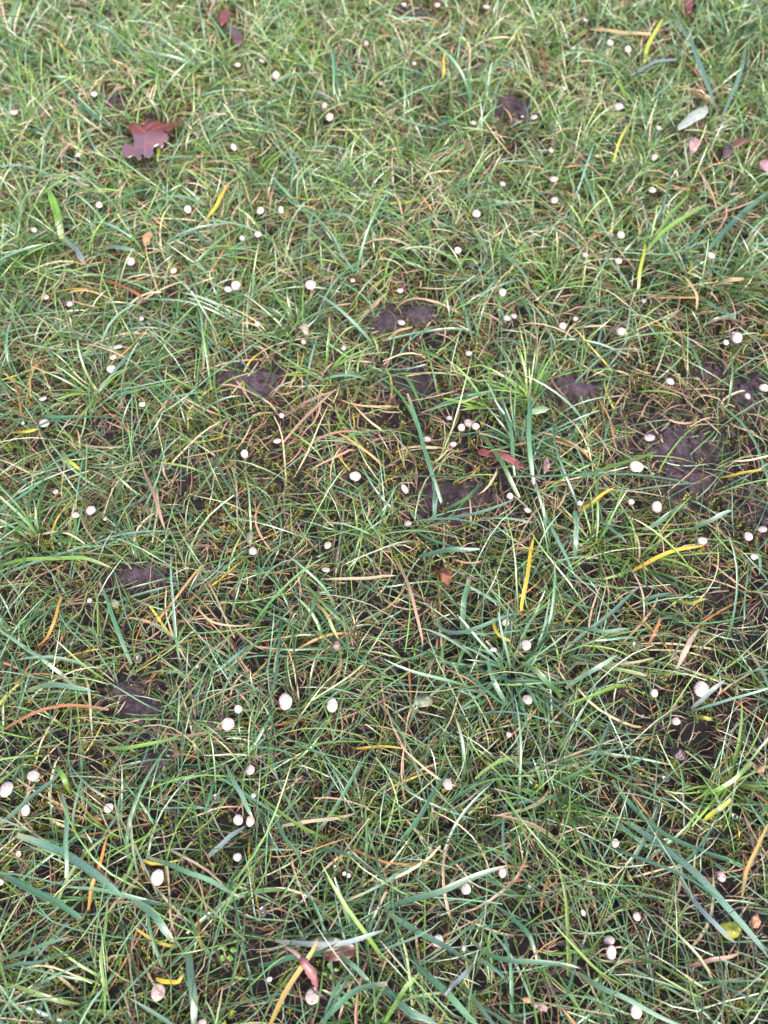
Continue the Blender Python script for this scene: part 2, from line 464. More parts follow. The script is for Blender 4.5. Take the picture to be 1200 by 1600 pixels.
# standout blades: path px, width px, tint key, words for the label
BLADES = [
    # yellow and orange ones
    ([(322, 345), (338, 322), (357, 288)], 7, 'yellow', "bright yellow blade slanting alone in the green grass below the red lobed leaf"),
    ([(815, 955), (823, 900), (835, 838)], 7, 'yellow', "upright straw-yellow blade standing right of the small rust-brown leaf scrap"),
    ([(988, 892), (1030, 870), (1102, 851)], 7, 'yellow', "long yellow blade reaching up towards a white pellet below the bare earth"),
    ([(905, 800), (935, 778), (960, 761)], 6, 'yellow', "slim yellow blade slanting up between two white pellets near the tall teal blades"),
    ([(1045, 938), (1075, 940), (1106, 936)], 6, 'lemon', "short vivid yellow blade lying level beside a pale teal tip"),
    ([(772, 965), (778, 990), (797, 1001)], 6, 'yellow', "vivid yellow hooked blade tip beside the curved teal blade"),
    ([(95, 705), (108, 720), (126, 736)], 7, 'lemon', "short lemon-yellow blade piece among dark grass on the shaded left side"),
    ([(243, 1530), (265, 1533), (288, 1522)], 8, 'yellow', "short curved yellow blade piece right above a big lone pellet"),
    ([(420, 1606), (447, 1550), (474, 1508), (497, 1464)], 9, 'ochre', "long ochre dead blade running under the curled pink pod"),
    ([(1098, 1282), (1120, 1266), (1142, 1249)], 9, 'lemon', "pale yellow-green blade end with a frayed tip on the right"),
    ([(1150, 1284), (1153, 1298), (1156, 1313)], 6, 'yellow', "stubby yellow blade tip hanging below a water drop"),
    ([(1125, 746), (1155, 741), (1192, 732)], 5, 'yellow', "thin yellow blade lying level right of the big dark earth patch"),
    ([(958, 254), (968, 222), (982, 190)], 5, 'lemon', "thin arched yellow blade in the upper grass left of the silvery leaf"),
    ([(1006, 98), (1018, 60), (1038, 28)], 7, 'lemon', "yellow blade with a withered pink tip high in the grass"),
    ([(922, 46), (965, 50), (1017, 54)], 6, 'tan', "long tan dead blade lying level near the upper edge"),
    ([(-2, 328), (12, 323), (27, 318)], 7, 'yellow', "stubby yellow blade tip at the left edge of the lawn"),
    ([(18, 676), (38, 675), (60, 671)], 6, 'yellow', "yellow blade tip lying level below an oval pellet near the left edge"),
    ([(1075, 402), (1080, 415), (1077, 430)], 5, 'lemon', "small hooked lemon-yellow blade beside the pale arched stalk"),
    ([(692, 124), (693, 104), (694, 82)], 5, 'yellow', "short upright golden blade in the upper middle grass"),
    ([(598, 534), (620, 520), (645, 510)], 6, 'tan', "straight tan blade lying below the pellet on dark earth"),
    ([(494, 942), (512, 965), (528, 1000)], 6, 'paleyellow', "pale cream-yellow arched blade over brown thatch"),
    ([(1084, 1119), (1098, 1121), (1113, 1124)], 7, 'lemon', "stubby lemon-yellow blade tip below the largest pellet on the right"),
    ([(996, 452), (1002, 415), (1009, 378)], 6, 'lemon', "upright lemon-green blade on the right, over dark grass"),
    ([(309, 1426), (311, 1458), (315, 1490)], 6, 'orange', "upright orange and yellow dead blade above the four-leaved seedling"),
    ([(137, 1422), (152, 1360), (171, 1304)], 6, 'orange', "long orange dead blade crossing under the broad blue-green blade"),
    ([(1158, 1400), (1180, 1330), (1200, 1290)], 6, 'ochre', "ochre slanting blade near the right edge above the yellow-green leaf"),
    ([(60, 1010), (80, 985), (92, 945), (97, 932)], 5, 'orange', "orange dead blade slanting up through grass on the left"),
    ([(1010, 1012), (1022, 990), (1032, 965)], 6, 'rust', "short rust-red blade right of the hanging water drop"),
    ([(310, 948), (318, 960), (390, 975)], 4, 'straw', "thin straw stem in the left middle thatch"),
    # greens
    ([(97, 372), (88, 330), (76, 294)], 13, 'bright', "broad bright green blade standing up in the upper left grass"),
    ([(112, 1241), (102, 1222), (90, 1196)], 9, 'bright', "stubby bright yellow-green blade beside the upper of two edge pellets"),
    ([(158, 1168), (220, 1166), (278, 1150)], 7, 'bright', "yellow-green blade with whitish base crossing under the dark earth lumps"),
    ([(1104, 1242), (1140, 1222), (1176, 1192)], 8, 'bright', "bright green blade slanting up at the right edge"),
    ([(812, 779), (790, 735), (752, 674)], 8, 'deep', "deep green blade leaning over the dark red-brown leaf strip"),
    ([(833, 756), (828, 690), (828, 604)], 9, 'teal', "tall upright teal blade right of the dark red-brown leaf strip"),
    ([(805, 742), (797, 680), (782, 612)], 7, 'teal', "slim upright teal blade crossing the tail of the dark leaf strip"),
    ([(690, 787), (660, 690), (637, 614)], 7, 'teal', "long teal-green blade leaning left of the pellet trio"),
    ([(1203, 298), (1150, 345), (1096, 402)], 11, 'teal', "long dark teal blade reaching in from the right edge"),
    ([(1010, 392), (1060, 345), (1112, 318)], 8, 'bright', "long yellow-green blade fanning out up right"),
    ([(1020, 375), (1050, 335), (1078, 302)], 6, 'bright', "narrow yellow-green blade in the fan of bright blades"),
    ([(600, 1420), (690, 1388), (795, 1352)], 11, 'deepteal', "broad dark teal blade arching above a low pellet"),
    ([(608, 1428), (675, 1468), (740, 1506)], 12, 'paleteal', "broad pale teal blade with yellowed base and cut end"),
    ([(645, 1498), (700, 1556), (752, 1606)], 12, 'teal', "broad teal blade running down to the bottom edge in the middle"),
    ([(740, 1506), (715, 1535), (695, 1556)], 8, 'bluegrey', "blue-grey folded end hanging from the cut pale teal blade"),
    ([(28, 1304), (110, 1340), (192, 1402)], 15, 'bluegreen', "broadest blue-green blade sloping down the lower left"),
    ([(205, 1406), (245, 1436), (270, 1474)], 13, 'paleteal', "broad pale blade bending down below the lone striped pellet"),
    ([(292, 1478), (300, 1540), (303, 1608)], 14, 'paleteal', "broad pale teal blade standing up from the bottom edge"),
    ([(-5, 1364), (60, 1395), (127, 1436)], 11, 'teal', "broad teal blade entering from the lower left edge"),
    ([(234, 1340), (300, 1362), (377, 1402)], 9, 'teal', "teal blade lying just above the lone striped pellet"),
    ([(955, 1220), (1010, 1280), (1110, 1336), (1140, 1345)], 10, 'teal', "upper of two long teal blades sweeping across the lower right"),
    ([(980, 1282), (1050, 1335), (1110, 1388), (1203, 1500)], 13, 'bluegreen', "broad blue-green blade sweeping down to the right edge"),
    ([(1060, 1372), (1100, 1425), (1150, 1475)], 9, 'bluegrey', "blue-grey blade passing left of the yellow-green leaf"),
    ([(-5, 1292), (40, 1255), (102, 1200)], 11, 'paleteal', "pale teal blade slanting up between the edge pellets"),
    ([(722, 982), (725, 945), (732, 905)], 10, 'teal', "upright teal blade right of the small rust-brown leaf scrap"),
    ([(678, 972), (715, 990), (755, 977), (812, 961)], 8, 'paleteal', "curved pale teal blade sagging in the middle of the lawn"),
    ([(883, 1016), (945, 965), (1004, 914)], 7, 'bluegreen', "straight blue-green blade slanting up across brown thatch"),
    ([(898, 981), (940, 985), (986, 983)], 7, 'paleteal', "pale teal cut blade lying level right of centre"),
    ([(883, 1076), (925, 1048), (966, 1024)], 8, 'paleteal', "pale teal blade slanting below the level straw-tipped blade"),
    ([(1000, 946), (1028, 932), (1061, 928)], 10, 'paleteal', "pale teal blade tip above the vivid yellow level blade"),
    ([(795, 1104), (775, 1072), (762, 1024)], 9, 'teal', "teal blade bending down left of the pellet under the dark green clump"),
    ([(878, 1092), (850, 1058), (812, 1034)], 10, 'deep', "deep green broad blade below the pellet in the green clump"),
    ([(760, 1050), (800, 1062), (860, 1064)], 7, 'deepteal', "dark teal blade lying across the green clump"),
    ([(206, 1038), (182, 980), (155, 910)], 8, 'teal', "long teal blade reaching the water drop on the left"),
    ([(1080, 1108), (1105, 1086), (1134, 1062)], 8, 'bluegrey', "blue-grey blade touching the largest pellet on the right"),
    ([(898, 868), (899, 835), (898, 798)], 9, 'paleteal', "short upright pale teal blade beside a small pellet"),
    ([(934, 808), (956, 828), (980, 850)], 7, 'bluegreen', "short blue-green blade sloping towards the long yellow blade"),
    ([(354, 1196), (374, 1238), (396, 1280)], 8, 'paleteal', "pale blue-green blade sloping down to the pair of pellets"),
    ([(326, 1338), (356, 1312), (384, 1290)], 9, 'bluegrey', "blue-grey blade end pointing at the pair of pellets"),
    ([(98, 1240), (105, 1300), (102, 1372)], 8, 'paleteal', "upright pale teal blade crossing the broadest blade"),
    ([(414, 1254), (446, 1302), (474, 1352)], 7, 'teal', "teal blade sloping down right of the pair of pellets"),
    ([(628, 1312), (668, 1256), (702, 1202)], 9, 'teal', "teal blade slanting up to a pellet low in the middle"),
    ([(694, 1254), (730, 1236), (762, 1206)], 7, 'teal', "short teal blade right below a pellet low in the middle"),
    ([(45, 1077), (95, 1071), (146, 1081)], 9, 'paleteal', "pale arched blade left of the dark earth lumps"),
    ([(5, 1140), (60, 1112), (170, 1108)], 6, 'rust', "long rust-brown arched blade left of the dark earth lumps"),
    ([(1050, 20), (1085, 80), (1116, 168)], 8, 'bluegreen', "long blue-green blade pointing down at the silvery leaf"),
    ([(1166, 62), (1154, 120), (1124, 188)], 7, 'paleteal', "pale arched blade above the silvery leaf near the right edge"),
    ([(985, 120), (1010, 104), (1062, 92)], 8, 'bluegrey', "pale blue bent blade in the upper right grass"),
    ([(1088, 462), (1118, 480), (1149, 498)], 9, 'teal', "round-tipped teal blade above the pellet cluster on the right"),
    ([(405, 1507), (470, 1498), (525, 1474)], 10, 'teal', "teal blade crossing above the curled pink pod"),
    ([(430, 1470), (520, 1474), (602, 1454)], 9, 'bluegrey', "blue-grey blade lying over the dark brown dead leaf"),
    ([(500, 1604), (552, 1552), (604, 1536)], 10, 'teal', "teal blade rising from the bottom edge right of the pink pod"),
    ([(524, 1490), (552, 1510), (580, 1536)], 8, 'paleteal', "pale teal straight blade beside the tiny round-leaved seedling"),
    ([(-4, 1502), (50, 1483), (110, 1464)], 7, 'teal', "upper of two teal blades in the blurred lower left corner"),
    ([(-4, 1514), (60, 1500), (118, 1484)], 7, 'paleteal', "lower of two teal blades in the blurred lower left corner"),
    ([(164, 1592), (163, 1500), (168, 1398)], 6, 'bright', "long upright green blade in the lower left corner"),
    ([(598, 1545), (640, 1574), (690, 1606)], 15, 'bluegreen', "broad blue-green blade cut off by the bottom edge"),
    ([(600, 1596), (628, 1556), (656, 1518)], 8, 'bright', "bright green blade at the bottom edge in the middle"),
    ([(902, 1518), (960, 1554), (1080, 1606)], 9, 'paleteal', "long pale blade passing over the lowest right pellet"),
    ([(735, 1463), (790, 1500), (870, 1505), (905, 1512)], 8, 'teal', "long teal blade curving along the lower middle"),
    ([(780, 1420), (830, 1470), (840, 1505)], 8, 'teal', "teal blade sloping down in the lower middle"),
    ([(1072, 1508), (1112, 1502), (1156, 1488)], 7, 'pinkstraw', "pinkish straw stalk lying below the yellow-green leaf"),
    ([(617, 872), (640, 922), (660, 1012)], 6, 'pinkstraw', "long pinkish straw stalk running down left of the rust-brown scrap"),
    ([(900, 1035), (970, 1037), (1024, 1028)], 6, 'straw', "pale straw stalk lying level below the hanging water drop"),
    ([(440, 1289), (500, 1282), (556, 1271)], 6, 'straw', "pale straw stalk lying level right of the pair of pellets"),
    ([(500, 906), (560, 903), (622, 899)], 6, 'straw', "straw stalk lying level left of the rust-brown scrap"),
    ([(224, 733), (243, 780), (258, 828)], 6, 'pinkstraw', "pale straw arched stalk in the left middle grass"),
    ([(150, 437), (190, 448), (228, 470)], 9, 'rust', "rust-orange dead blade in the left upper middle thatch"),
    ([(445, 650), (480, 630), (530, 608)], 6, 'pinkstraw', "pinkish stalk meeting another in a peak on the moss"),
    ([(444, 690), (480, 650), (528, 606)], 5, 'pinkstraw', "thin pinkish stalk rising steeply to the same peak"),
    ([(1062, 430), (1080, 445), (1088, 485)], 6, 'tan', "pale tan arched stalk bending over dark grass"),
    ([(1118, 443), (1140, 438), (1164, 436)], 8, 'tan', "short flat tan blade lying level at the right"),
    ([(640, 160), (680, 154), (726, 158)], 6, 'pinkstraw', "pinkish stalk arching in the upper middle grass"),
    ([(845, 70), (850, 100), (852, 140)], 5, 'rust', "thin pink-brown upright stalk in the upper middle grass"),
    ([(655, 870), (700, 860), (750, 858)], 9, 'deepteal', "dark teal level blade above the rust-brown scrap"),
    ([(640, 822), (675, 845), (752, 856)], 8, 'teal', "teal blade running from a small pellet to the right"),
    ([(688, 812), (745, 802), (806, 779)], 7, 'paleteal', "pale teal blade arching up to a small pellet"),
    ([(680, 812), (678, 782), (676, 750)], 7, 'bluegreen', "short upright pale blade right of the tilted oval pellet"),
    ([(686, 810), (710, 790), (755, 757)], 7, 'deep', "deep green blade with a withered tan tip"),
    ([(0, 700), (70, 662), (215, 660)], 5, 'teal', "thin teal blade lying level right of an oval pellet on the left"),
    ([(0, 884), (70, 872), (175, 888)], 7, 'bright', "light green arched blade left of the flaky earth lump"),
    ([(600, 742), (650, 745), (760, 742)], 4, 'teal', "thin level teal blade beside the tilted oval pellet"),
    ([(800, 745), (900, 742), (1000, 743), (1075, 753)], 5, 'teal', "thin long teal blade passing below the biggest upper right pellet"),
    ([(905, 745), (955, 730), (1028, 705)], 8, 'bright', "green blade rising right of the big pellet by the earth patch"),
    ([(1010, 828), (1060, 795), (1075, 786)], 8, 'teal', "teal blade slanting below the pellet by the earth patch"),
    ([(1080, 830), (1120, 808), (1145, 797)], 8, 'paleteal', "pale green blade above the pellet at the long yellow blade's end"),
    ([(380, 598), (400, 616), (415, 630)], 7, 'teal', "short teal blade across the largest earth lump"),
    ([(300, 525), (370, 560), (400, 590)], 6, 'bluegreen', "slim blue-green blade reaching the largest earth lump"),
    ([(10, 870), (5, 868), (-5, 864)], 9, 'bluegreen', "cut blue-green blade end at the left edge"),
    ([(100, 372), (120, 392), (133, 408)], 9, 'bluegrey', "short blue-grey blade under the broad bright green blade"),
    ([(142, 398), (175, 388), (212, 392)], 9, 'paleteal', "pale teal blade bending level below the broad bright green blade"),
    ([(70, 100), (110, 140), (150, 185), (182, 200)], 7, 'teal', "long teal blade sloping towards the red lobed leaf"),
    ([(242, 200), (248, 230), (247, 255)], 7, 'lemon', "yellow-green blade standing in front of the red lobed leaf"),
]
TINTS = {
    'yellow': (0.62, 0.43, 0.045), 'lemon': (0.42, 0.46, 0.05), 'ochre': (0.42, 0.30, 0.09), 'tan': (0.50, 0.36, 0.18),
    'paleyellow': (0.50, 0.47, 0.20), 'orange': (0.52, 0.24, 0.06), 'rust': (0.33, 0.14, 0.07), 'straw': (0.50, 0.41, 0.27),
    'pinkstraw': (0.42, 0.26, 0.20), 'bright': (0.17, 0.33, 0.045), 'deep': (0.055, 0.15, 0.03), 'deepteal': (0.055, 0.16, 0.08),
    'teal': (0.085, 0.22, 0.11), 'paleteal': (0.17, 0.32, 0.21), 'bluegreen': (0.13, 0.26, 0.19), 'bluegrey': (0.26, 0.33, 0.34)}

# drops: px, py, diameter px, label
DROPS = [(215, 1029, 13, "clear water drop hanging at the tip of a long teal blade on the left"),
         (996, 1008, 12, "clear water drop hanging from a dark stalk beside a rust-red blade"),
         (1041, 1217, 10, "clear round water drop in the lower right grass"),
         (1149, 1276, 9, "teal-tinted water drop above the stubby yellow blade tip"),
         (337, 1247, 13, "blurred water drop on a blade above the pair of pellets"),
         (525, 1357, 9, "small water drop beside the twin tiny pellets"),
         (776, 944, 6, "tiny water drop on a stem above the yellow hooked blade"),
         (410, 1425, 14, "glinting water drop on a blade low in the lower left"),
         (176, 532 + 190, 6, "tiny glinting drop in the left middle grass")]

# ------------------------------------------------------------------ keep-clear map: what the blades leave open to view
YY, XX = np.mgrid[0:1700, 0:1300]          # photograph pixels, shifted by 50
clear = np.zeros((1700, 1300), np.float32)


def keep_clear(px, py, rx, ry, amount):
    x0, x1 = int(max(0, px + 50 - rx - 1)), int(min(1299, px + 50 + rx + 2))
    y0, y1 = int(max(0, py + 50 - ry - 1)), int(min(1699, py + 50 + ry + 2))
    if x1 <= x0 or y1 <= y0:
        return
    q = ((XX[y0:y1, x0:x1] - px - 50) / rx) ** 2 + ((YY[y0:y1, x0:x1] - py - 50) / ry) ** 2
    s = clear[y0:y1, x0:x1]
    np.maximum(s, np.where(q < 1, amount, 0), out=s)


for (px, py, w, h) in PELLETS:
    keep_clear(px, py, w / 2 + 1.0, h / 2 + 1.0, 0.80 if py < 430 else 0.92)
for (path, w, key, lab) in BLADES:
    for a, b_ in zip(path[:-1], path[1:]):
        m = max(2, int(math.hypot(b_[0] - a[0], b_[1] - a[1]) / 5))
        for i in range(m):
            t = i / m
            keep_clear(a[0] + (b_[0] - a[0]) * t, a[1] + (b_[1] - a[1]) * t, w * 0.5, w * 0.5, 0.5)
LEAF_CLEAR = [(235, 212, 40, 34, .8), (352, 22, 12, 16, .8), (366, 52, 16, 16, .8), (1077, 8, 8, 14, .9), (1086, 178, 24, 14, .85),
              (1083, 225, 13, 15, .8), (1142, 232, 20, 16, .75), (1195, 256, 12, 10, .9), (695, 898, 10, 13, .9),
              (540, 1486, 34, 16, .75), (480, 1518, 14, 32, .95), (1140, 1450, 22, 16, .9), (1183, 1441, 8, 13, .9),
              (474, 513, 10, 10, .9), (775, 706, 36, 9, .8), (845, 642, 16, 9, .9), (391, 838, 7, 13, .85), (660, 1094, 20, 11, .7),
              (1060, 1178, 18, 12, .75), (838, 1568, 22, 10, .8), (1078, 1010, 16, 30, .8), (355, 1489, 15, 14, .9), (516, 1520, 12, 14, .9),
              (854, 722, 9, 13, .8), (175, 940, 10, 8, .8), (385, 590, 50, 24, .72), (650, 492, 28, 15, .75), (605, 498, 20, 16, .7), (645, 18, 30, 11, .7),
              (800, 172, 28, 18, .72), (215, 898, 30, 14, .72), (198, 1078, 22, 13, .7), (222, 1108, 28, 18, .7), (240, 1190, 22, 18, .8),
              (895, 605, 42, 20, .75), (1060, 690, 45, 24, .7), (1075, 745, 40, 20, .6), (182, 162, 15, 11, .7)]
for (a, b_, c, d, e) in LEAF_CLEAR:
    keep_clear(a, b_, c, d, e)
for (px, py, w, lab) in DROPS:
    keep_clear(px, py, w * .6, w * .6, 0.9)


def blocked(P, zmin=0.0):
    """For centre lines P (n,k,3): whether each blade is left out because it would cover something the photograph shows."""
    n, k, _ = P.shape
    Q = np.concatenate([P] + [P[:, :-1] * (1 - t) + P[:, 1:] * t for t in (0.25, 0.5, 0.75)], axis=1)
    px, py, d = to_photo(Q)
    ix = np.clip((px + 50).astype(int), 0, 1299)
    iy = np.clip((py + 50).astype(int), 0, 1699)
    v = clear[iy, ix]
    v = np.where((px < -49) | (px > 1249) | (py < -49) | (py > 1649), 0, v)
    v = np.where(Q[..., 2] > zmin, v, 0)
    return v.max(axis=1) > RNG.random(n)


# ------------------------------------------------------------------ where grass grows
def scatter(density_per_cm2, dens_fn, margin=0.10, far=0.45):
    """Random root points: full density where the photograph looks plus a margin, thinning out beyond it."""
    x0, x1, y0, y1 = -0.95, 0.95, -0.45, 1.40
    n = int((x1 - x0) * (y1 - y0) * 1e4 * density_per_cm2)
    x = RNG.uniform(x0, x1, n)
    y = RNG.uniform(y0, y1, n)
    half = 0.19 + (y + 0.04) * 0.232 + 0.03
    dx = np.maximum(np.abs(x) - half, 0)
    dy = np.maximum(np.maximum(-0.05 - y, y - 0.83), 0)
    dd = np.hypot(dx, dy)
    keep = np.where(dd < margin, 1.0, 0.30 * np.clip(1 - (dd - margin) / far, 0, 1))
    keep = keep * np.clip(dens_fn(x, y), 0, 1)
    m = RNG.random(n) < keep
    return x[m], y[m]


def greenness(x, y):
    px, py, d = to_photo(np.stack([x, y, np.zeros_like(x)], -1))
    top = np.clip((600 - py) / 350, 0, 1)
    low = np.clip((py - 900) / 400, 0, 1)
    g = 0.35 + 0.46 * top + 0.27 * low
    g += 0.22 * np.exp(-(((px - 840) / 130) ** 2 + ((py - 980) / 190) ** 2))
    g += 0.25 * np.exp(-(((px - 860) / 90) ** 2 + ((py - 640) / 90) ** 2))
    g += 0.15 * np.exp(-(((px - 40) / 120) ** 2 + ((py - 420) / 120) ** 2))
    g -= 0.20 * np.exp(-(((px - 520) / 210) ** 2 + ((py - 690) / 130) ** 2))
    g -= 0.12 * np.exp(-(((px - 1090) / 120) ** 2 + ((py - 720) / 110) ** 2))
    g += 0.45 * (noise(x, y, 0.035, 21) - 0.5) + 0.25 * (noise(x, y, 0.09, 22) - 0.5)
    return g * (1 - 0.86 * bareness(x, y))


def grow(x, y, length, width, e0, e1, curl, palette, weights, k=8, z0=0.0, floor=0.0008, tipfrac=0.25, heading=None, foldrange=(0.1, 0.5), rollrange=0.9, cull=True, zmin=0.004, basepale=0.25):
    n = len(x)
    L = length(n)
    W = width(n)
    h0 = RNG.uniform(0, 2 * np.pi, n) if heading is None else heading
    E0, E1 = e0(n), e1(n)
    crl = curl(n)
    t = np.linspace(0, 1, k)
    e = E0[:, None] + (E1 - E0)[:, None] * t[None, :] ** 0.8
    h = h0[:, None] + crl[:, None] * t[None, :] + 0.07 * np.sin(t[None] * 7 + h0[:, None] * 5)
    step = np.stack([np.cos(e) * np.cos(h), np.cos(e) * np.sin(h), np.sin(e)], -1) * (L / (k - 1))[:, None, None]
    P = np.zeros((n, k, 3))
    P[:, 1:] = np.cumsum(step[:, :-1], axis=1)
    P[..., 0] += x[:, None]
    P[..., 1] += y[:, None]
    gz = ground_z(P[..., 0], P[..., 1])
    P[..., 2] += ground_z(x, y)[:, None] + z0
    low = gz + floor + RNG.uniform(0.001, 0.006, n)[:, None]
    P[:, 1:, 2] = np.maximum(P[:, 1:, 2], low[:, 1:])
    if cull:
        m = ~blocked(P, zmin)
    else:
        m = np.ones(n, bool)
    P, W, h0 = P[m], W[m], h0[m]
    n = len(P)
    ci = RNG.choice(len(palette), n, p=np.array(weights) / np.sum(weights))
    pal = np.array(palette)
    c = pal[ci] * RNG.uniform(0.72, 1.3, (n, 1)) * RNG.uniform(0.93, 1.07, (n, 3))
    tint = np.repeat(c[:, None, :], k, axis=1)
    base = np.array([0.30, 0.28, 0.16])
    wb = (np.clip(1 - t / 0.25, 0, 1) * basepale)[None, :, None]
    tint = tint * (1 - wb) + base * wb
    tipc = np.array([0.40, 0.27, 0.16])
    has = (RNG.random(n) < tipfrac)[:, None, None]
    wt = np.clip((t - RNG.uniform(0.75, 0.95, n)[:, None]) / 0.12, 0, 1)[..., None] * has
    tint = tint * (1 - wt) + tipc * wt
    prof = np.minimum(1.0, 0.7 + 1.8 * t) * (1 - t ** 5) ** 0.8 + 0.03
    prof = np.repeat(prof[None], n, axis=0)
    # a few blades end in a mown, blunt cut
    blunt = RNG.random(n) < 0.3
    prof[blunt, -1] = 0.6
    prof[blunt, -2] = 0.85
    roll = RNG.uniform(-rollrange, rollrange, n)[:, None] + RNG.uniform(-0.9, 0.9, n)[:, None] * t[None]
    fold = RNG.uniform(foldrange[0], foldrange[1], n)
    return ribbons(P, W, roll, fold, tint, prof, RNG.uniform(0, 50, n)), P


def U(a, b_):
    return lambda n: RNG.uniform(a, b_, n)


def join(parts):
    Vs, Fs, Cs, Us, off = [], [], [], [], 0
    for (V, F, C, UV) in parts:
        Vs.append(V)
        Fs.append(F + off)
        Cs.append(C)
        Us.append(UV)
        off += len(V)
    return np.concatenate(Vs), np.concatenate(Fs), np.concatenate(Cs), np.concatenate(Us)


GREENS = [(0.090, 0.200, 0.055), (0.085, 0.215, 0.110), (0.150, 0.310, 0.050), (0.145, 0.285, 0.175), (0.220, 0.280, 0.110), (0.050, 0.095, 0.030), (0.33, 0.38, 0.28)]  # last, palest entry paints the white sheen on some blades
GW = [0.26, 0.24, 0.17, 0.13, 0.09, 0.09, 0.02]
UPG = [(0.15, 0.28, 0.060), (0.12, 0.25, 0.11), (0.22, 0.36, 0.07), (0.20, 0.31, 0.18), (0.29, 0.35, 0.15), (0.075, 0.14, 0.04), (0.36, 0.40, 0.28)]  # upper-lawn greens, lightened to carry the sky sheen and haze there
DEAD = [(0.36, 0.26, 0.18), (0.28, 0.15, 0.115), (0.12, 0.068, 0.055), (0.44, 0.36, 0.26), (0.065, 0.038, 0.042), (0.34, 0.15, 0.07), (0.22, 0.19, 0.09)]  # dead-stem colours; browns of the low layer darkened further as gap shade
DW = [0.16, 0.22, 0.22, 0.08, 0.22, 0.03, 0.07]


def py_of(x, y):
    return to_photo(np.stack([x, y, np.zeros_like(x)], -1))[1]


# fine, long blades leaning every way; two in five spring from shared tufts
def tufted(x, y, share=0.45, spread=0.0035, per=9):
    n = len(x)
    heading = RNG.uniform(0, 2 * np.pi, n)
    m = np.where(RNG.random(n) < share)[0]
    centres = RNG.choice(n, max(1, len(m) // per))
    own = centres[RNG.integers(0, len(centres), len(m))]
    r_, a_ = np.abs(RNG.normal(0, spread, len(m))), RNG.uniform(0, 2 * np.pi, len(m))
    x, y = x.copy(), y.copy()
    x[m], y[m] = x[own] + r_ * np.cos(a_), y[own] + r_ * np.sin(a_)
    heading[m] = a_ + RNG.normal(0, 0.4, len(m))
    return x, y, heading


x, y = scatter(6.2, greenness, margin=0.07, far=0.35)
x, y, hd = tufted(x, y)
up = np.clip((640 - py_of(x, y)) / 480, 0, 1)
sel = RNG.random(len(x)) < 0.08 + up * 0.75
fine_low, _ = grow(x[~sel], y[~sel], lambda n: RNG.uniform(0.020, 0.052, n) * RNG.choice([1, 1, 1.6], n), lambda n: RNG.uniform(0.00045, 0.0010, n), U(0.25, 1.0), U(-0.4, 0.3), U(-0.9, 0.9),
                   GREENS, GW, k=7, heading=hd[~sel], rollrange=1.2)
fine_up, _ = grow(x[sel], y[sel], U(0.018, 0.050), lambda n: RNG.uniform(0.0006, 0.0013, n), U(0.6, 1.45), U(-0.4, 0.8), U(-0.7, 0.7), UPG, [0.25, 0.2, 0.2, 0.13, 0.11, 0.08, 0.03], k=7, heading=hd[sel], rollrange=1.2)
# the thick tufts: px, py, blades, spread m, reach m, colours
TUFTS = [(830, 625, 70, 0.004, 0.045, 2), (815, 700, 60, 0.006, 0.055, 1), (25, 400, 90, 0.010, 0.055, 0), (1050, 400, 60, 0.008, 0.06, 1),
         (800, 1050, 110, 0.012, 0.05, 1), (1120, 440, 60, 0.012, 0.055, 0), (440, 100, 60, 0.010, 0.05, 2), (280, 130, 50, 0.010, 0.05, 2),
         (1150, 60, 70, 0.014, 0.06, 1), (640, 180, 40, 0.01, 0.045, 0), (510, 580, 30, 0.004, 0.03, 2), (460, 505, 40, 0.006, 0.035, 0),
         (930, 850, 40, 0.005, 0.05, 2), (1000, 870, 30, 0.005, 0.05, 2), (60, 840, 40, 0.007, 0.045, 0), (560, 1590, 40, 0.006, 0.05, 0),
         (155, 620, 30, 0.004, 0.04, 2), (190, 560, 14, 0.004, 0.035, 0), (330, 605, 22, 0.003, 0.03, 2), (765, 640, 26, 0.003, 0.03, 2),
         (345, 530, 12, 0.003, 0.035, 0), (870, 440, 40, 0.006, 0.05, 2), (850, 1240, 30, 0.005, 0.04, 0), (1140, 1225, 30, 0.005, 0.05, 2),
         (20, 1000, 50, 0.010, 0.05, 1), (90, 90, 60, 0.012, 0.05, 0), (900, 230, 40, 0.010, 0.045, 2), (570, 1490, 40, 0.004, 0.045, 1)]
tx, ty, th_, tc_ = [], [], [], []
for (px, py, cnt, sp_, reach, ci_) in TUFTS:
    p = spot(px, py)
    a = RNG.uniform(0, 2 * np.pi, cnt)
    rr_ = np.abs(RNG.normal(0, sp_, cnt))
    tx.append(p[0] + rr_ * np.cos(a))
    ty.append(p[1] + rr_ * np.sin(a))
    th_.append(a + RNG.normal(0, 0.5, cnt))
    tc_.append(np.full(cnt, ci_))
tx, ty, th_, tc_ = map(np.concatenate, (tx, ty, th_, tc_))
tufts = []
for ci_, pal in ((0, [(0.07, 0.17, 0.05), (0.10, 0.22, 0.06), (0.06, 0.13, 0.04)]), (1, [(0.085, 0.21, 0.11), (0.15, 0.28, 0.18), (0.07, 0.17, 0.06)]), (2, [(0.17, 0.32, 0.05), (0.12, 0.26, 0.05), (0.24, 0.36, 0.09)])):
    m = tc_ == ci_
    g_, _ = grow(tx[m], ty[m], U(0.022, 0.052), lambda n: RNG.uniform(0.0008, 0.0017, n), U(0.7, 1.35), U(-0.3, 0.8), U(-0.6, 0.6), pal, [1, 1, .6], heading=th_[m], k=8)
    tufts.append(g_)
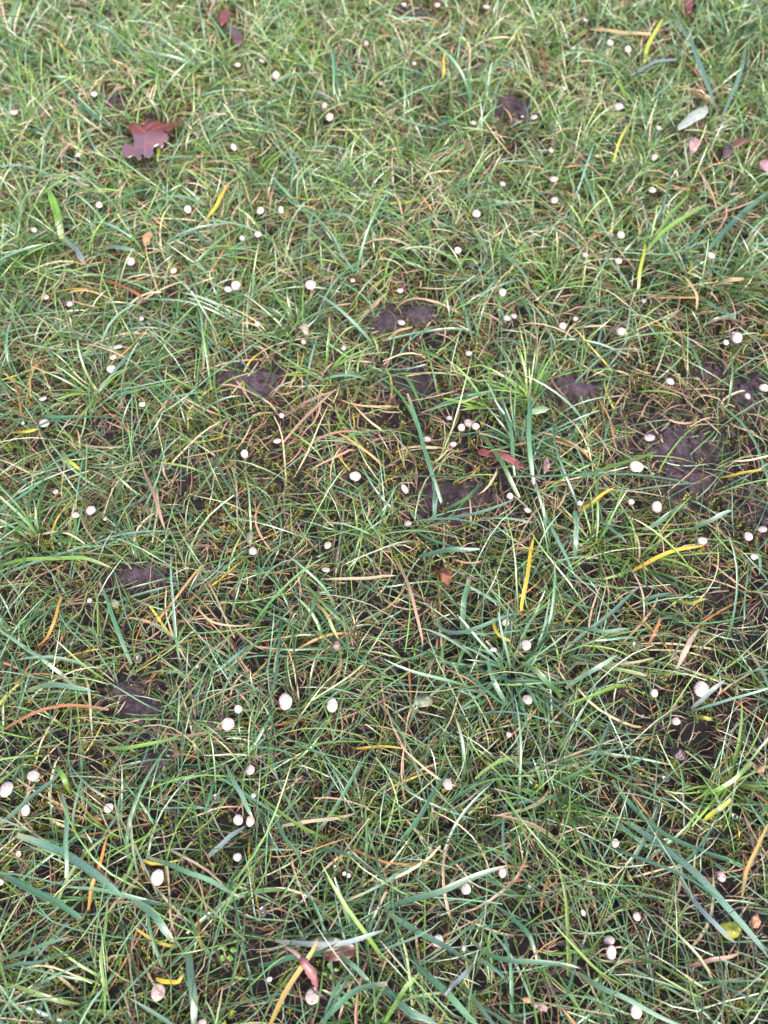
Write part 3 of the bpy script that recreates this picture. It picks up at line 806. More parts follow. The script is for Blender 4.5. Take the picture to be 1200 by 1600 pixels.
# wider blades
xb, yb = scatter(0.34, lambda a, b_: greenness(a, b_) * 1.0)
wide, PW = grow(xb, yb, U(0.030, 0.075), lambda n: RNG.uniform(0.0011, 0.0023, n), U(0.4, 1.2), U(-0.5, 0.3), U(-0.8, 0.8),
                [TINTS['teal'], TINTS['bluegreen'], (0.10, 0.22, 0.05), TINTS['paleteal'], (0.20, 0.33, 0.06)], [0.34, 0.2, 0.2, 0.14, 0.12], k=9, foldrange=(0.15, 0.6), rollrange=0.7)
V, F, C, UV = join([fine_low, fine_up, wide] + tufts)
grass = link("grass", mesh_np("grass", V, F, M_GRASS, C, UV))
tag(grass, "wet green lawn grass, fine blades leaning every way", "grass", kind="stuff")
N_TRI = len(F) * 2

# dead stems and thatch
def thatchness(x, y):
    g = 0.75 + 0.5 * (noise(x, y, 0.03, 31) - 0.5)
    return g * (1 - 0.80 * bareness(x, y))


x, y = scatter(5.6, thatchness, margin=0.07, far=0.3)
th1, _ = grow(x, y, U(0.006, 0.028), lambda n: RNG.uniform(0.00035, 0.00085, n), U(-0.1, 0.35), U(-0.4, 0.2), U(-1.4, 1.4), DEAD, DW, k=4,
              z0=0.003, floor=0.0005, tipfrac=0, zmin=0.006, basepale=0)
x, y = scatter(0.42, thatchness)
th2, _ = grow(x, y, U(0.020, 0.060), lambda n: RNG.uniform(0.0006, 0.0015, n), U(0.1, 0.8), U(-0.6, 0.2), U(-1.2, 1.2),
              [(0.52, 0.40, 0.26), (0.44, 0.26, 0.19), (0.46, 0.24, 0.09), (0.55, 0.48, 0.30), (0.52, 0.42, 0.07)], [0.34, 0.30, 0.10, 0.2, 0.06], k=7, z0=0.002, tipfrac=0, basepale=0)
x, y = scatter(1.3, lambda a, b_: np.clip((640 - py_of(a, b_)) / 480, 0, 1) * thatchness(a, b_))
th3, _ = grow(x, y, U(0.012, 0.038), lambda n: RNG.uniform(0.0006, 0.0013, n), U(0.2, 1.1), U(-0.5, 0.4), U(-1.0, 1.0),
              [(0.52, 0.42, 0.32), (0.46, 0.31, 0.26), (0.50, 0.45, 0.30), (0.40, 0.22, 0.17)], [0.35, 0.3, 0.2, 0.15], k=5, z0=0.004, tipfrac=0, basepale=0)
V, F, C, UV = join([th1, th2, th3])
thatch = link("dead_grass", mesh_np("dead_grass", V, F, M_DRY, C, UV))
tag(thatch, "straw, pinkish and brown dead stems matted under the green blades", "dead grass", kind="stuff")
N_TRI += len(F) * 2

# moss: short stems ringed with tiny pointed leaves
def mossness(x, y):
    px, py, d = to_photo(np.stack([x, y, np.zeros_like(x)], -1))
    m = np.clip((noise(x, y, 0.045, 41) + 0.5 * noise(x, y, 0.016, 42) - 0.38) * 2.6, 0, 1)
    for (cx, cy, rx, ry) in ((340, 1320, 90, 60), (560, 1290, 120, 50), (1040, 330, 70, 60), (430, 640, 60, 40), (520, 1000, 40, 30),
                             (260, 240, 50, 26), (90, 1110, 90, 60), (850, 1180, 90, 60), (640, 1500, 120, 60), (60, 1450, 70, 50), (430, 215, 60, 40)):
        m = np.maximum(m, 0.95 * np.exp(-(((px - cx) / rx) ** 2 + ((py - cy) / ry) ** 2)))
    return m * (1 - 0.9 * bareness(x, y))


x, y = scatter(5.8, mossness, margin=0.04, far=0.12)
n = len(x)
K = 9
hgt = RNG.uniform(0.005, 0.014, n)
lean = RNG.uniform(-0.5, 0.5, (n, 2))
tl = np.linspace(0.15, 1.0, K)[None, :] + np.zeros((n, 1))
ang = RNG.uniform(0, 6.28, n)[:, None] + np.arange(K)[None, :] * 2.4
ll = RNG.uniform(0.0011, 0.0026, (n, K)) * (1.15 - 0.5 * tl)
bx = x[:, None] + lean[:, :1] * hgt[:, None] * tl
by = y[:, None] + lean[:, 1:] * hgt[:, None] * tl
bzz = (ground_z(x, y) - 0.0005)[:, None] + hgt[:, None] * tl
dirv = np.stack([np.cos(ang), np.sin(ang), 0.35 + 0.9 * tl], -1)
dirv /= np.linalg.norm(dirv, axis=-1, keepdims=True)
sd_ = np.stack([-np.sin(ang), np.cos(ang), np.zeros_like(ang)], -1)
B0 = np.stack([bx, by, bzz], -1)
w_ = (ll * 0.24)[..., None]
MV = np.stack([B0, B0 + dirv * ll[..., None] * 0.45 + sd_ * w_, B0 + dirv * ll[..., None] + np.array([0, 0, -0.0003]), B0 + dirv * ll[..., None] * 0.45 - sd_ * w_], axis=2).reshape(-1, 3)
MF = np.arange(len(MV)).reshape(-1, 4)
mc = np.array([(0.17, 0.19, 0.035), (0.10, 0.115, 0.026), (0.32, 0.34, 0.06), (0.13, 0.105, 0.04)])[RNG.choice(4, n, p=[.4, .3, .15, .15])]
mc = mc * RNG.uniform(0.75, 1.5, (n, 1))
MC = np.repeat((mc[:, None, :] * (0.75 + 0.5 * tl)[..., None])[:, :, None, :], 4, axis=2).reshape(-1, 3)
moss = link("moss", mesh_np("moss", MV, MF, M_MOSS, MC, np.tile(np.array([[0, 0], [1, .5], [.5, 1], [0, .5]]), (len(MF), 1)), smooth=False))
tag(moss, "olive-green moss growing on the soil under the blades", "moss", kind="stuff")
N_TRI += len(MF) * 2


# crumbs of soil and bits of litter
def lump_template(seed, sub=1):
    import bmesh
    bm = bmesh.new()
    bmesh.ops.create_icosphere(bm, subdivisions=sub, radius=1.0)
    V = np.array([v.co[:] for v in bm.verts])
    F = np.array([[v.index for v in f.verts] for f in bm.faces])
    bm.free()
    r = np.random.default_rng(seed)
    V = V * r.uniform(0.75, 1.2, (len(V), 1))
    return V, F


TPL = [lump_template(s) for s in range(4)]


def crumbs_at(x, y, z, size):
    Vs, Fs, off = [], [], 0
    for ti in range(4):
        m = np.arange(len(x)) % 4 == ti
        TV, TF = TPL[ti]
        k = m.sum()
        a = RNG.uniform(0, 6.28, k)
        sc = size[m][:, None] * RNG.uniform(0.6, 1.2, (k, 3)) * np.array([1, 1, 0.75])
        P = TV[None] * sc[:, None, :]
        X = P[..., 0] * np.cos(a)[:, None] - P[..., 1] * np.sin(a)[:, None]
        Y = P[..., 0] * np.sin(a)[:, None] + P[..., 1] * np.cos(a)[:, None]
        P = np.stack([X + x[m][:, None], Y + y[m][:, None], P[..., 2] + z[m][:, None]], -1)
        Vs.append(P.reshape(-1, 3))
        Fs.append((TF[None] + (np.arange(k) * len(TV))[:, None, None] + off).reshape(-1, 3))
        off += k * len(TV)
    return np.concatenate(Vs), np.concatenate(Fs)


x, y = scatter(3.0, lambda a, b_: 0.08 + 0.92 * bareness(a, b_), margin=0.04, far=0.1)
z = ground_z(x, y) + 0.009 * bareness(x, y) * RNG.uniform(0.5, 1.0, len(x)) + 0.0005
V, F = crumbs_at(x, y, z, 0.0006 + 0.0030 * RNG.random(len(x)) ** 2.5)
crumbs = link("soil_crumbs", mesh_np("soil_crumbs", V, F, M_CAST, smooth=False))
tag(crumbs, "loose dark crumbs of earth scattered over the soil", "soil", kind="stuff")
N_TRI += len(F)

# earth lumps (worm casts): px, py, half width px, half height px, height m, label
LUMPS = [(388, 588, 50, 22, .012, "largest dark purplish earth lump, a smeared mound in the upper middle left"),
         (652, 491, 28, 15, .011, "crumbly purple-brown earth lump beside a pellet on bare soil"),
         (606, 505, 22, 20, .009, "flat smeared earth patch left of the crumbly lump and pellet"),
         (648, 17, 28, 11, .010, "dark earth lump under a pellet at the top edge"),
         (790, 165, 16, 13, .011, "upper purple earth crumb of the pair in the upper right grass"),
         (815, 184, 18, 12, .009, "lower purple earth crumb of the pair, beside a pellet"),
         (216, 895, 32, 14, .011, "flaky grey-purple earth lump in the left middle grass"),
         (196, 1076, 22, 12, .010, "upper lump of the column of three earth lumps on the left"),
         (222, 1108, 28, 17, .010, "middle lump of the column of three earth lumps on the left"),
         (240, 1190, 22, 18, .013, "round dark earth ball at the bottom of the column of lumps"),
         (897, 604, 42, 19, .010, "grainy earth mound right of the bright green tuft"),
         (1060, 688, 44, 20, .009, "wide dark earth mound on the right above the big pellet's level"),
         (1078, 742, 32, 16, .008, "low earth mound below the wide dark one on the right"),
         (182, 163, 14, 10, .010, "small purple earth lump up left of the red lobed leaf"),
         (145, 236, 13, 9, .009, "small earth lump below left of the red lobed leaf"),
         (865, 17, 22, 10, .010, "earth lump near the top edge in the upper right"),
         (1165, 605, 22, 16, .009, "earth mound between two pellets at the right edge"),
         (1112, 572, 20, 12, .009, "small earth mound above the wide one on the right"),
         (45, 474, 16, 9, .008, "small dark earth lump on the upper left edge side")]


def noise3(P, scale, seed):
    return (noise(P[..., 0] + P[..., 2] * 0.7, P[..., 1] - P[..., 2] * 0.5, scale, seed) + noise(P[..., 2] + P[..., 0] * 0.6, P[..., 1] + P[..., 0] * 0.4, scale, seed + 7)) * 0.5


import bmesh as _bm
bm = _bm.new()
_bm.ops.create_icosphere(bm, subdivisions=5, radius=1.0)
SPV = np.array([v.co[:] for v in bm.verts])
SPF = np.array([[v.index for v in f.verts] for f in bm.faces])
bm.free()
for i, (px, py, hw, hh, hz, lab) in enumerate(LUMPS):
    p = spot(px, py, 0.004)
    d = depth_at(px, py)
    rx, ry = hw * d / FPX, hh * d / FPX / 0.9
    a = np.arctan2(SPV[:, 1], SPV[:, 0])
    r = np.random.default_rng(500 + i)
    f = r.uniform(0, 6.28, 5)
    out = 1 + 0.16 * np.sin(2 * a + f[0]) + 0.13 * np.sin(3 * a + f[1]) + 0.10 * np.sin(5 * a + f[2]) + 0.06 * np.sin(9 * a + f[3])
    P = SPV * np.array([rx, ry, hz * 0.75])
    P[:, :2] *= out[:, None]
    S = P + i * 0.37
    top = 0.25 + 1.0 * noise3(S, 0.008, 50) + 0.5 * noise3(S, 0.0035, 51) + 0.35 * noise3(S, 0.0016, 52)
    P[:, 2] *= top * 0.85
    P[:, :2] *= (0.72 + 0.45 * noise3(S, 0.005, 53))[:, None]
    # crumbs heaped on and round it
    k = int(70 + 34000 * rx * ry * 12)
    k = min(k, 420)
    ang, rad = r.uniform(0, 6.28, k), np.sqrt(r.random(k)) * 1.08
    ci = rad * (1 + 0.16 * np.sin(2 * ang + f[0]) + 0.13 * np.sin(3 * ang + f[1]))
    cx, cy = rx * 0.92 * ci * np.cos(ang), ry * 0.92 * ci * np.sin(ang)
    cz = hz * 0.62 * np.sqrt(np.clip(1 - rad ** 2, 0, 1)) * r.uniform(0.75, 1.05, k)
    CV, CF = crumbs_at(cx, cy, cz, (0.0006 + 0.0028 * r.random(k) ** 2.2) * (0.8 + 0.5 * d))
    V = np.concatenate([P, CV])
    F = np.concatenate([SPF, CF + len(P)])
    m = mesh_np("earth_lump", V, F, M_CAST, smooth=False)
    o = link("earth_lump", m, loc=(p[0], p[1], float(ground_z(p[0], p[1])) + 0.001))
    tag(o, lab, "earth lump", "earth lumps and worm casts in the lawn")


# ------------------------------------------------------------------ standout blades, one by one
def smooth_path(C, k):
    C = np.array(C, float)
    if len(C) == 2:
        C = np.array([C[0], (C[0] + C[1]) / 2, C[1]])
    s = np.concatenate([[0], np.cumsum(np.linalg.norm(np.diff(C, axis=0), axis=1))])
    s /= s[-1]
    t = np.linspace(0, 1, k)
    # quadratic / cubic polynomial fit through the points
    deg = min(3, len(C) - 1)
    return np.stack([np.polyval(np.polyfit(s, C[:, j], deg), t) for j in range(C.shape[1])], -1)


def blade_object(name, path, wpx, tint, i):
    k = 15
    Q = smooth_path(path, k)
    t = np.linspace(0, 1, k)
    r = np.random.default_rng(900 + i)
    h0, h1, h2 = r.uniform(0.005, 0.009), r.uniform(0.019, 0.026), r.uniform(0.012, 0.021)
    zz = h0 * (1 - t) ** 2 + 2 * h1 * t * (1 - t) + h2 * t ** 2
    P = np.array([spot(q[0], q[1], z_) for q, z_ in zip(Q, zz)])
    d = depth_at(Q[k // 2][0], Q[k // 2][1], 0.015)
    W = wpx * 0.82 * d / FPX
    P0 = P[0].copy()
    P = (P - P0)[None]
    if r.random() < 0.55:                      # a kink or a sag somewhere along it
        kk = r.uniform(0.35, 0.8)
        side = np.array([r.normal(), r.normal(), r.normal() * 0.5]) * min(0.0011, 0.03 * float(np.linalg.norm(P[0, -1] - P[0, 0])))
        P[0] += (np.maximum(0, 1 - np.abs(t - kk) / 0.25))[:, None] * side
    P[0] += np.stack([np.sin(t * 9 + r.uniform(0, 6)), np.sin(t * 8 + r.uniform(0, 6)), np.sin(t * 11 + r.uniform(0, 6))], -1) * min(0.00035, 0.01 * float(np.linalg.norm(P[0, -1] - P[0, 0])))
    c = np.array(tint)
    T = np.repeat(c[None, None, :], k, axis=1) * r.uniform(0.92, 1.08)
    dead = tint[0] > tint[1] * 0.95
    if not dead:
        wb = np.clip(1 - t / 0.2, 0, 1)[None, :, None] * r.choice([0.1, 0.6])
        T = T * (1 - wb) + np.array([0.36, 0.34, 0.16]) * wb
        if r.random() < 0.4:
            wt = np.clip((t - 0.9) / 0.07, 0, 1)[None, :, None]
            T = T * (1 - wt) + np.array([0.42, 0.30, 0.2]) * wt
        T = T * (0.85 + 0.3 * r.random() * np.sin(t * r.uniform(3, 9) + r.uniform(0, 6)))[None, :, None]
    else:
        g = 0.5 + 0.5 * np.sin(t * 5 + r.uniform(0, 6))
        T = T * (0.7 + 0.4 * g)[None, :, None]
        wr = (np.clip((t - 0.8) / 0.2, 0, 1) * r.uniform(0, 0.8))[None, :, None]
        T = T * (1 - wr) + np.array([0.26, 0.17, 0.12]) * wr
    prof = (np.minimum(1.0, 0.65 + 1.5 * t) * (1 - t ** 7) ** 0.7 + 0.04)[None]
    if r.random() < 0.3:
        prof[0, -1] = 0.7
        prof[0, -2] = 0.9
    roll = (r.uniform(-0.35, 0.35) + r.uniform(-0.6, 0.6) * t)[None]
    V, F, C, UV = ribbons(P, np.array([W]), roll, np.array([r.uniform(0.12, 0.4)]), T, prof, np.array([r.uniform(0, 50)]))
    me = mesh_np(name, V, F, M_DRY if dead else M_GRASS, C, UV)
    return link(name, me, loc=tuple(P0))


for i, (path, w, key, lab) in enumerate(BLADES):
    dead = key in ('yellow', 'ochre', 'tan', 'paleyellow', 'orange', 'rust', 'straw', 'pinkstraw', 'lemon')
    stalk = 'stalk' in lab or 'stem' in lab
    o = blade_object("dead_stalk" if stalk else "grass_blade", path, w, TINTS[key], i)
    tag(o, lab, "stalk" if stalk else "grass blade", "dead stalks lying in the grass" if stalk else "standout grass blades")

# ------------------------------------------------------------------ pellets
def pellet_mesh(seed):
    bm = _bm.new()
    _bm.ops.create_icosphere(bm, subdivisions=3, radius=1.0)
    V = np.array([v.co[:] for v in bm.verts])
    F = np.array([[v.index for v in f.verts] for f in bm.faces])
    bm.free()
    r = np.random.default_rng(seed)
    a = np.arctan2(V[:, 1], V[:, 0])
    ph = r.uniform(0, 6.28, 4)
    rim = 1 + 0.035 * np.sin(2 * a + ph[0]) + 0.03 * np.sin(3 * a + ph[1]) + 0.015 * np.sin(5 * a + ph[2])
    rad = np.hypot(V[:, 0], V[:, 1])
    V[:, 0] *= rim
    V[:, 1] *= rim
    V[:, 2] = np.sign(V[:, 2]) * np.abs(V[:, 2]) ** 0.8 * 0.52          # a flattened bead with a broad top
    V[:, 2] += 0.03 * np.sin(V[:, 0] * 4 + ph[3])
    # a shallow crease across the top, as many of them show
    ca, sa_ = math.cos(ph[1]), math.sin(ph[1])
    dline = V[:, 0] * ca + V[:, 1] * sa_ - 0.15
    V[:, 2] -= np.where(V[:, 2] > 0, 0.11 * np.exp(-(dline / 0.06) ** 2), 0)
    V *= 1 + 0.035 * (noise3(V, 0.35, seed)[:, None] - 0.5) * 2
    return mesh_np("pellet", V, F, M_PELLET)


PM = [pellet_mesh(300 + s) for s in range(7)]
LAND = {  # what can be found in the photograph, for telling the pellets apart
    "red lobed leaf": (235, 212), "dark red curled leaf": (358, 40), "silvery bleached leaf": (1085, 180),
    "dark curled purple leaf": (1142, 232), "bright yellow slanting blade": (340, 318), "largest purplish earth lump": (388, 588),
    "crumbly earth lump": (652, 491), "paired purple earth crumbs": (802, 175), "tan leaf scrap": (474, 513),
    "grainy earth mound": (897, 604), "wide dark earth mound": (1060, 690), "dark red-brown leaf strip": (775, 706),
    "rust-brown leaf scrap": (695, 898), "flaky grey-purple earth lump": (216, 895), "column of earth lumps": (222, 1110),
    "lemon-yellow blade piece": (110, 720), "rust-orange dead blade": (190, 450), "broad bright green blade": (86, 330),
    "long level yellow blade": (1045, 866), "vivid yellow hooked tip": (782, 988), "folded straw leaf": (1078, 1010),
    "hanging water drop": (996, 1008), "yellow-green leaf": (1140, 1450), "curled pink pod": (482, 1520),
    "four-leaved seedling": (355, 1489), "broadest blue-green blade": (110, 1345), "broad dark teal blade": (700, 1385),
    "cut pale teal blade": (675, 1468), "pinkish peak of stalks": (528, 606), "crumpled pinkish scrap": (854, 722),
    "round dark earth ball": (240, 1190), "cream-yellow arched blade": (512, 968), "topmost earth lump": (648, 17),
    "long tan level blade": (965, 50), "small hooked lemon blade": (1078, 415), "blood-red leaf stub": (1077, 8),
    "dry curled scraps": (838, 1568), "reddish-brown scrap": (1060, 1178)}
info = []
for i, (px, py, w, h) in enumerate(PELLETS):
    ds = sorted((math.hypot(px - q[0], (py - q[1])), nme) for nme, q in LAND.items())
    nme = ds[0][1]
    q = LAND[nme]
    dx, dy = px - q[0], py - q[1]
    a = math.degrees(math.atan2(-dy, dx)) % 360
    rel = ["right of", "up and right of", "above", "up and left of", "left of", "below left of", "below", "below right of"][int((a + 22.5) // 45) % 8]
    s = (w + h) / 2 / (9.0 * 0.45 / depth_at(px, py) * 1.4)
    size = "large" if s > 1.42 else "medium" if s > 1.05 else "small" if s > 0.62 else "tiny"
    shape = "oval" if w / h > 1.25 else "tall oval" if h / w > 1.25 else "round"
    info.append([ds[0][0], nme, rel, size, shape, i])
count = {}
for t in info:
    count.setdefault((t[1], t[2], t[3], t[4]), []).append(t)
PLAB = {}
for (nme, rel, size, shape), ts in count.items():
    ts.sort()
    for j, t in enumerate(ts):
        b_ = f"{size} {shape} off-white pellet {rel} the {nme}"
        if len(ts) > 1:
            b_ += ", " + ["nearest to it", "second nearest", "third nearest", "fourth nearest", "fifth nearest", "sixth nearest"][min(j, 5)]
        PLAB[t[5]] = b_
PR = np.random.default_rng(77)
for i, (px, py, w, h) in enumerate(PELLETS):
    zc = 0.0095 + PR.uniform(-0.002, 0.003)
    p = spot(px, py, zc)
    d = depth_at(px, py, zc)
    rx, ry = 0.5 * w * d / FPX, 0.5 * h * d / FPX * 1.06
    rr = min(rx, ry)
    rotz = PR.uniform(-0.3, 0.3) + (math.pi if PR.random() < .5 else 0)
    if (px, py) == (632, 764):
        rotz = 0.6
    o = link("pellet", PM[i % 7], loc=(p[0], p[1], zc), rot=(PR.uniform(-0.1, 0.45), PR.uniform(-0.25, 0.25), rotz), scale=(rx, ry, rr * PR.uniform(0.8, 1.1)))
    tag(o, PLAB[i], "pellet", "off-white pellets scattered in the lawn")


# ------------------------------------------------------------------ fallen leaves and scraps
def leaf_mesh(name, outline_px, mat, z=0.014, cup=0.004, thick=0.0005, wave=0.0015, seed=0, subdiv=3, tilt=0.0):
    """A leaf from its outline: a closed, thin, curved body with two faces and an edge."""
    pts = [spot(a, b_, z)[:2] for a, b_ in outline_px]
    c = np.mean(pts, axis=0)
    bm = _bm.new()
    vs = [bm.verts.new((q[0] - c[0], q[1] - c[1], 0)) for q in pts]
    f = bm.faces.new(vs)
    _bm.ops.triangulate(bm, faces=[f])
    for _ in range(subdiv):
        _bm.ops.subdivide_edges(bm, edges=bm.edges[:], cuts=1, use_grid_fill=True)
        _bm.ops.triangulate(bm, faces=bm.faces[:])
    _bm.ops.recalc_face_normals(bm, faces=bm.faces[:])
    co = np.array([v.co[:] for v in bm.verts])
    ext = np.abs(co[:, :2]).max() + 1e-9
    r2 = (co[:, 0] ** 2 + co[:, 1] ** 2) / ext ** 2
    zz = -cup * r2 + wave * (noise3(co + seed, ext * 0.5, 61) * 2 - 1) * 1.5 + co[:, 1] * tilt
    for v, q in zip(bm.verts, zz):
        v.co.z = q
    g = _bm.ops.solidify(bm, geom=bm.faces[:], thickness=thick)
    for f in bm.faces:
        f.smooth = True
    me = bpy.data.meshes.new(name)
    bm.to_mesh(me)
    bm.free()
    me.materials.append(mat)
    return me, (c[0], c[1], z)


def vein_mesh(name, lines_px, mat, c, z, width, cup, ext, dz=0.0006, wave=0.0, seed=0, tilt=0.0):
    Vs = []
    for (a, b_) in lines_px:
        k = 8
        L = []
        for t in np.linspace(0, 1, k):
            q = spot(a[0] + (b_[0] - a[0]) * t, a[1] + (b_[1] - a[1]) * t, z)
            x_, y_ = q[0] - c[0], q[1] - c[1]
            pt = np.array([x_, y_, 0.0])
            r2 = (x_ * x_ + y_ * y_) / ext ** 2
            L.append([x_, y_, -cup * r2 + wave * (noise3(pt[None] + seed, ext * 0.5, 61)[0] * 2 - 1) * 1.5 + y_ * tilt + dz])
        Vs.append(L)
    P = np.array(Vs)
    n, k = P.shape[:2]
    t = np.linspace(0, 1, k)
    prof = np.repeat((1 - 0.75 * t)[None], n, axis=0)
    V, F, C, UV = ribbons(P, np.full(n, width), np.zeros((n, k)), np.full(n, -0.5), np.ones((n, k, 3)) * 0.3, prof, np.zeros(n))
    return mesh_np(name, V, F, mat, C, UV)


def zoomed(pts, ox, oy, s):
    return [(ox + a / s, oy + b_ / s) for a, b_ in pts]


M_RED = leaf_material("red_brown_leaf", (0.10, 0.022, 0.020), (0.19, 0.045, 0.034), 60, 0.5, 0.0)
_nt = M_RED.node_tree                        # wet coat masked to the lower half so the sheen shows only there
_b = [n for n in _nt.nodes if n.type == 'BSDF_PRINCIPLED'][0]
_tc = _nt.nodes.new('ShaderNodeTexCoord')
_sx = _nt.nodes.new('ShaderNodeSeparateXYZ')
_nt.links.new(_tc.outputs['Object'], _sx.inputs[0])
_nn = noise_node(_nt, 150, 3, 0.6, _tc.outputs['Object'])
_m = _nt.nodes.new('ShaderNodeMath')
_m.operation = 'MULTIPLY_ADD'
_nt.links.new(_nn.outputs[0], _m.inputs[0])
_m.inputs[1].default_value = 0.012
_nt.links.new(_sx.outputs['Y'], _m.inputs[2])
_mr = _nt.nodes.new('ShaderNodeMapRange')
_mr.inputs['From Min'].default_value = 0.012
_mr.inputs['From Max'].default_value = 0.002
_nt.links.new(_m.outputs[0], _mr.inputs['Value'])
_nt.links.new(_mr.outputs[0], _b.inputs['Coat Weight'])
_b.inputs['Coat IOR'].default_value = 3.2
_b.inputs['Coat Roughness'].default_value = 0.3
M_VEIN = leaf_material("leaf_vein", (0.22, 0.11, 0.11), (0.30, 0.17, 0.16), 200, 0.45)
M_DKRED = leaf_material("dark_red_leaf", (0.10, 0.022, 0.022), (0.22, 0.05, 0.045), 150, 0.35, 0.4)
M_PURP = leaf_material("dark_purple_leaf", (0.055, 0.030, 0.035), (0.13, 0.075, 0.085), 150, 0.35, 0.5)
M_SILV = leaf_material("silvery_leaf", (0.22, 0.27, 0.25), (0.38, 0.42, 0.38), 120, 0.45, 0.3)
M_PINK = leaf_material("pink_leaf", (0.36, 0.17, 0.22), (0.44, 0.25, 0.27), 200, 0.45, 0.2)
M_PALEPINK = leaf_material("pale_pink_scrap", (0.22, 0.13, 0.13), (0.38, 0.26, 0.24), 250, 0.5, 0.2)
M_RUST = leaf_material("rust_leaf", (0.11, 0.035, 0.02), (0.22, 0.08, 0.04), 200, 0.6, 0.05)
M_BROWN = leaf_material("dark_brown_leaf", (0.07, 0.025, 0.018), (0.16, 0.065, 0.045), 120, 0.4, 0.5)
M_YG = leaf_material("yellow_green_leaf", (0.24, 0.30, 0.02), (0.50, 0.47, 0.05), 160, 0.3, 0.6, 0.3)
M_ORG = leaf_material("orange_scrap", (0.34, 0.16, 0.08), (0.46, 0.28, 0.17), 250, 0.6, 0.05)
M_TAN = leaf_material("tan_scrap", (0.30, 0.24, 0.18), (0.46, 0.38, 0.30), 250, 0.5, 0.2)
M_PGRN = leaf_material("pale_green_leaf", (0.22, 0.36, 0.18), (0.34, 0.46, 0.30), 250, 0.4, 0.4, 0.3)
M_GRYG = leaf_material("grey_green_leaf", (0.10, 0.12, 0.07), (0.26, 0.29, 0.20), 250, 0.45, 0.3)
M_POD = leaf_material("curled_pod", (0.20, 0.06, 0.06), (0.46, 0.22, 0.21), 300, 0.35, 0.6)
M_SEED = leaf_material("seedling_leaf", (0.10, 0.24, 0.03), (0.20, 0.38, 0.07), 300, 0.4, 0.3, 0.3)

# the red lobed leaf
zl = [(230, 285), (270, 270), (330, 310), (385, 345), (425, 385), (455, 340), (520, 290), (600, 240), (640, 270), (668, 300), (710, 260),
      (750, 210), (780, 165), (792, 205), (882, 178), (868, 212), (825, 250), (820, 310), (790, 350), (785, 420), (740, 462), (695, 440),
      (690, 478), (740, 500), (752, 560), (720, 592), (682, 590), (692, 625), (650, 652), (618, 620), (570, 640), (548, 680), (562, 720),
      (535, 762), (500, 790), (468, 772), (440, 745), (392, 735), (412, 770), (402, 800), (362, 802), (338, 762), (300, 752), (240, 772),
      (188, 752), (176, 690), (172, 640), (205, 600), (258, 640), (308, 655), (322, 580), (298, 500), (278, 450), (244, 400), (228, 340)]
root = link("fallen_leaf", None, loc=(0, 0, 0))
me, lc = leaf_mesh("leaf_blade", zoomed(zl, 170, 150, 8), M_RED, z=0.021, cup=0.004, wave=0.0022, seed=3, subdiv=3, tilt=-0.10)
root.location = lc
link("leaf_blade", me, root)
ve = [((455, 780), (470, 420)), ((470, 420), (610, 270)), ((462, 470), (270, 300)), ((465, 520), (800, 240)), ((460, 600), (700, 570)), ((458, 640), (210, 690))]
vm = vein_mesh("vein", [(zoomed([a], 170, 150, 8)[0], zoomed([b_], 170, 150, 8)[0]) for a, b_ in ve], M_VEIN, lc, 0.021, 0.0009, 0.004,
               float(np.abs(np.array([v.co[:2] for v in me.vertices])).max()), 0.0007, 0.0022, 3, -0.10)
link("vein", vm, root)
tag(root, "red-brown lobed tree leaf with a wet lilac sheen in the upper left", "leaf", "fallen leaves and leaf scraps")


def scrap(outline, mat, label, cat="leaf", z=0.013, cup=0.003, seed=1, wave=0.0015, sub=3, tilt=0.0, name="leaf_scrap", vein=None, veinmat=None):
    me, c = leaf_mesh(name, outline, mat, z=z, cup=cup, seed=seed, wave=wave, subdiv=sub, tilt=tilt)
    if vein:
        r = link(name, None, loc=c)
        link("leaf_blade", me, r)
        ext = float(np.abs(np.array([v.co[:2] for v in me.vertices])).max())
        link("vein", vein_mesh("vein", vein, veinmat or M_VEIN, c, z, 0.0007, cup, ext, 0.0006, wave, seed, tilt), r)
        o = r
    else:
        o = link(name, me, loc=c)
    tag(o, label, cat, "fallen leaves and leaf scraps")
    return o


def part_of(o, outline, mat, z, cup=0.002, seed=5, wave=0.001, name="lobe"):
    me, c = leaf_mesh(name, outline, mat, z=z, cup=cup, seed=seed, wave=wave, subdiv=2)
    return link(name, me, o, loc=(c[0] - o.location[0], c[1] - o.location[1], c[2] - o.location[2]))


r = link("fallen_leaf", None, loc=tuple(spot(358, 40, 0.016)))
part_of(r, [(344, 12), (352, 8), (358, 14), (359, 24), (352, 32), (345, 37), (340, 30), (342, 20)], M_DKRED, 0.020, 0.004, 5, 0.002)
part_of(r, [(349, 34), (358, 32), (366, 36), (370, 46), (380, 55), (379, 62), (372, 67), (366, 66), (360, 56), (356, 46), (350, 41)], M_PURP, 0.017, 0.004, 6, 0.002)
tag(r, "curled dark leaf, red upper lobe and grey-purple lower one, near the top edge", "leaf", "fallen leaves and leaf scraps")
scrap([(1072, -8), (1082, -8), (1083, 8), (1079, 18), (1074, 19), (1071, 8)], M_DKRED, "dark blood-red leaf stub at the very top edge on the right", z=0.02)
scrap([(1060, 192), (1068, 184), (1085, 172), (1098, 162), (1106, 156), (1110, 163), (1107, 174), (1098, 184), (1086, 190), (1072, 195), (1062, 197)], M_SILV,
      "silvery bleached narrow leaf with greenish edge in the upper right grass", z=0.022, vein=[((1062, 193), (1106, 163))], veinmat=M_YG, cup=0.004)
scrap([(1073, 217), (1083, 212), (1092, 217), (1094, 226), (1088, 236), (1080, 238), (1074, 230)], M_PALEPINK, "crumpled greyish-pink scrap just below the silvery leaf", z=0.016, wave=0.003)
r = link("fallen_leaf", None, loc=tuple(spot(1142, 232, 0.014)))
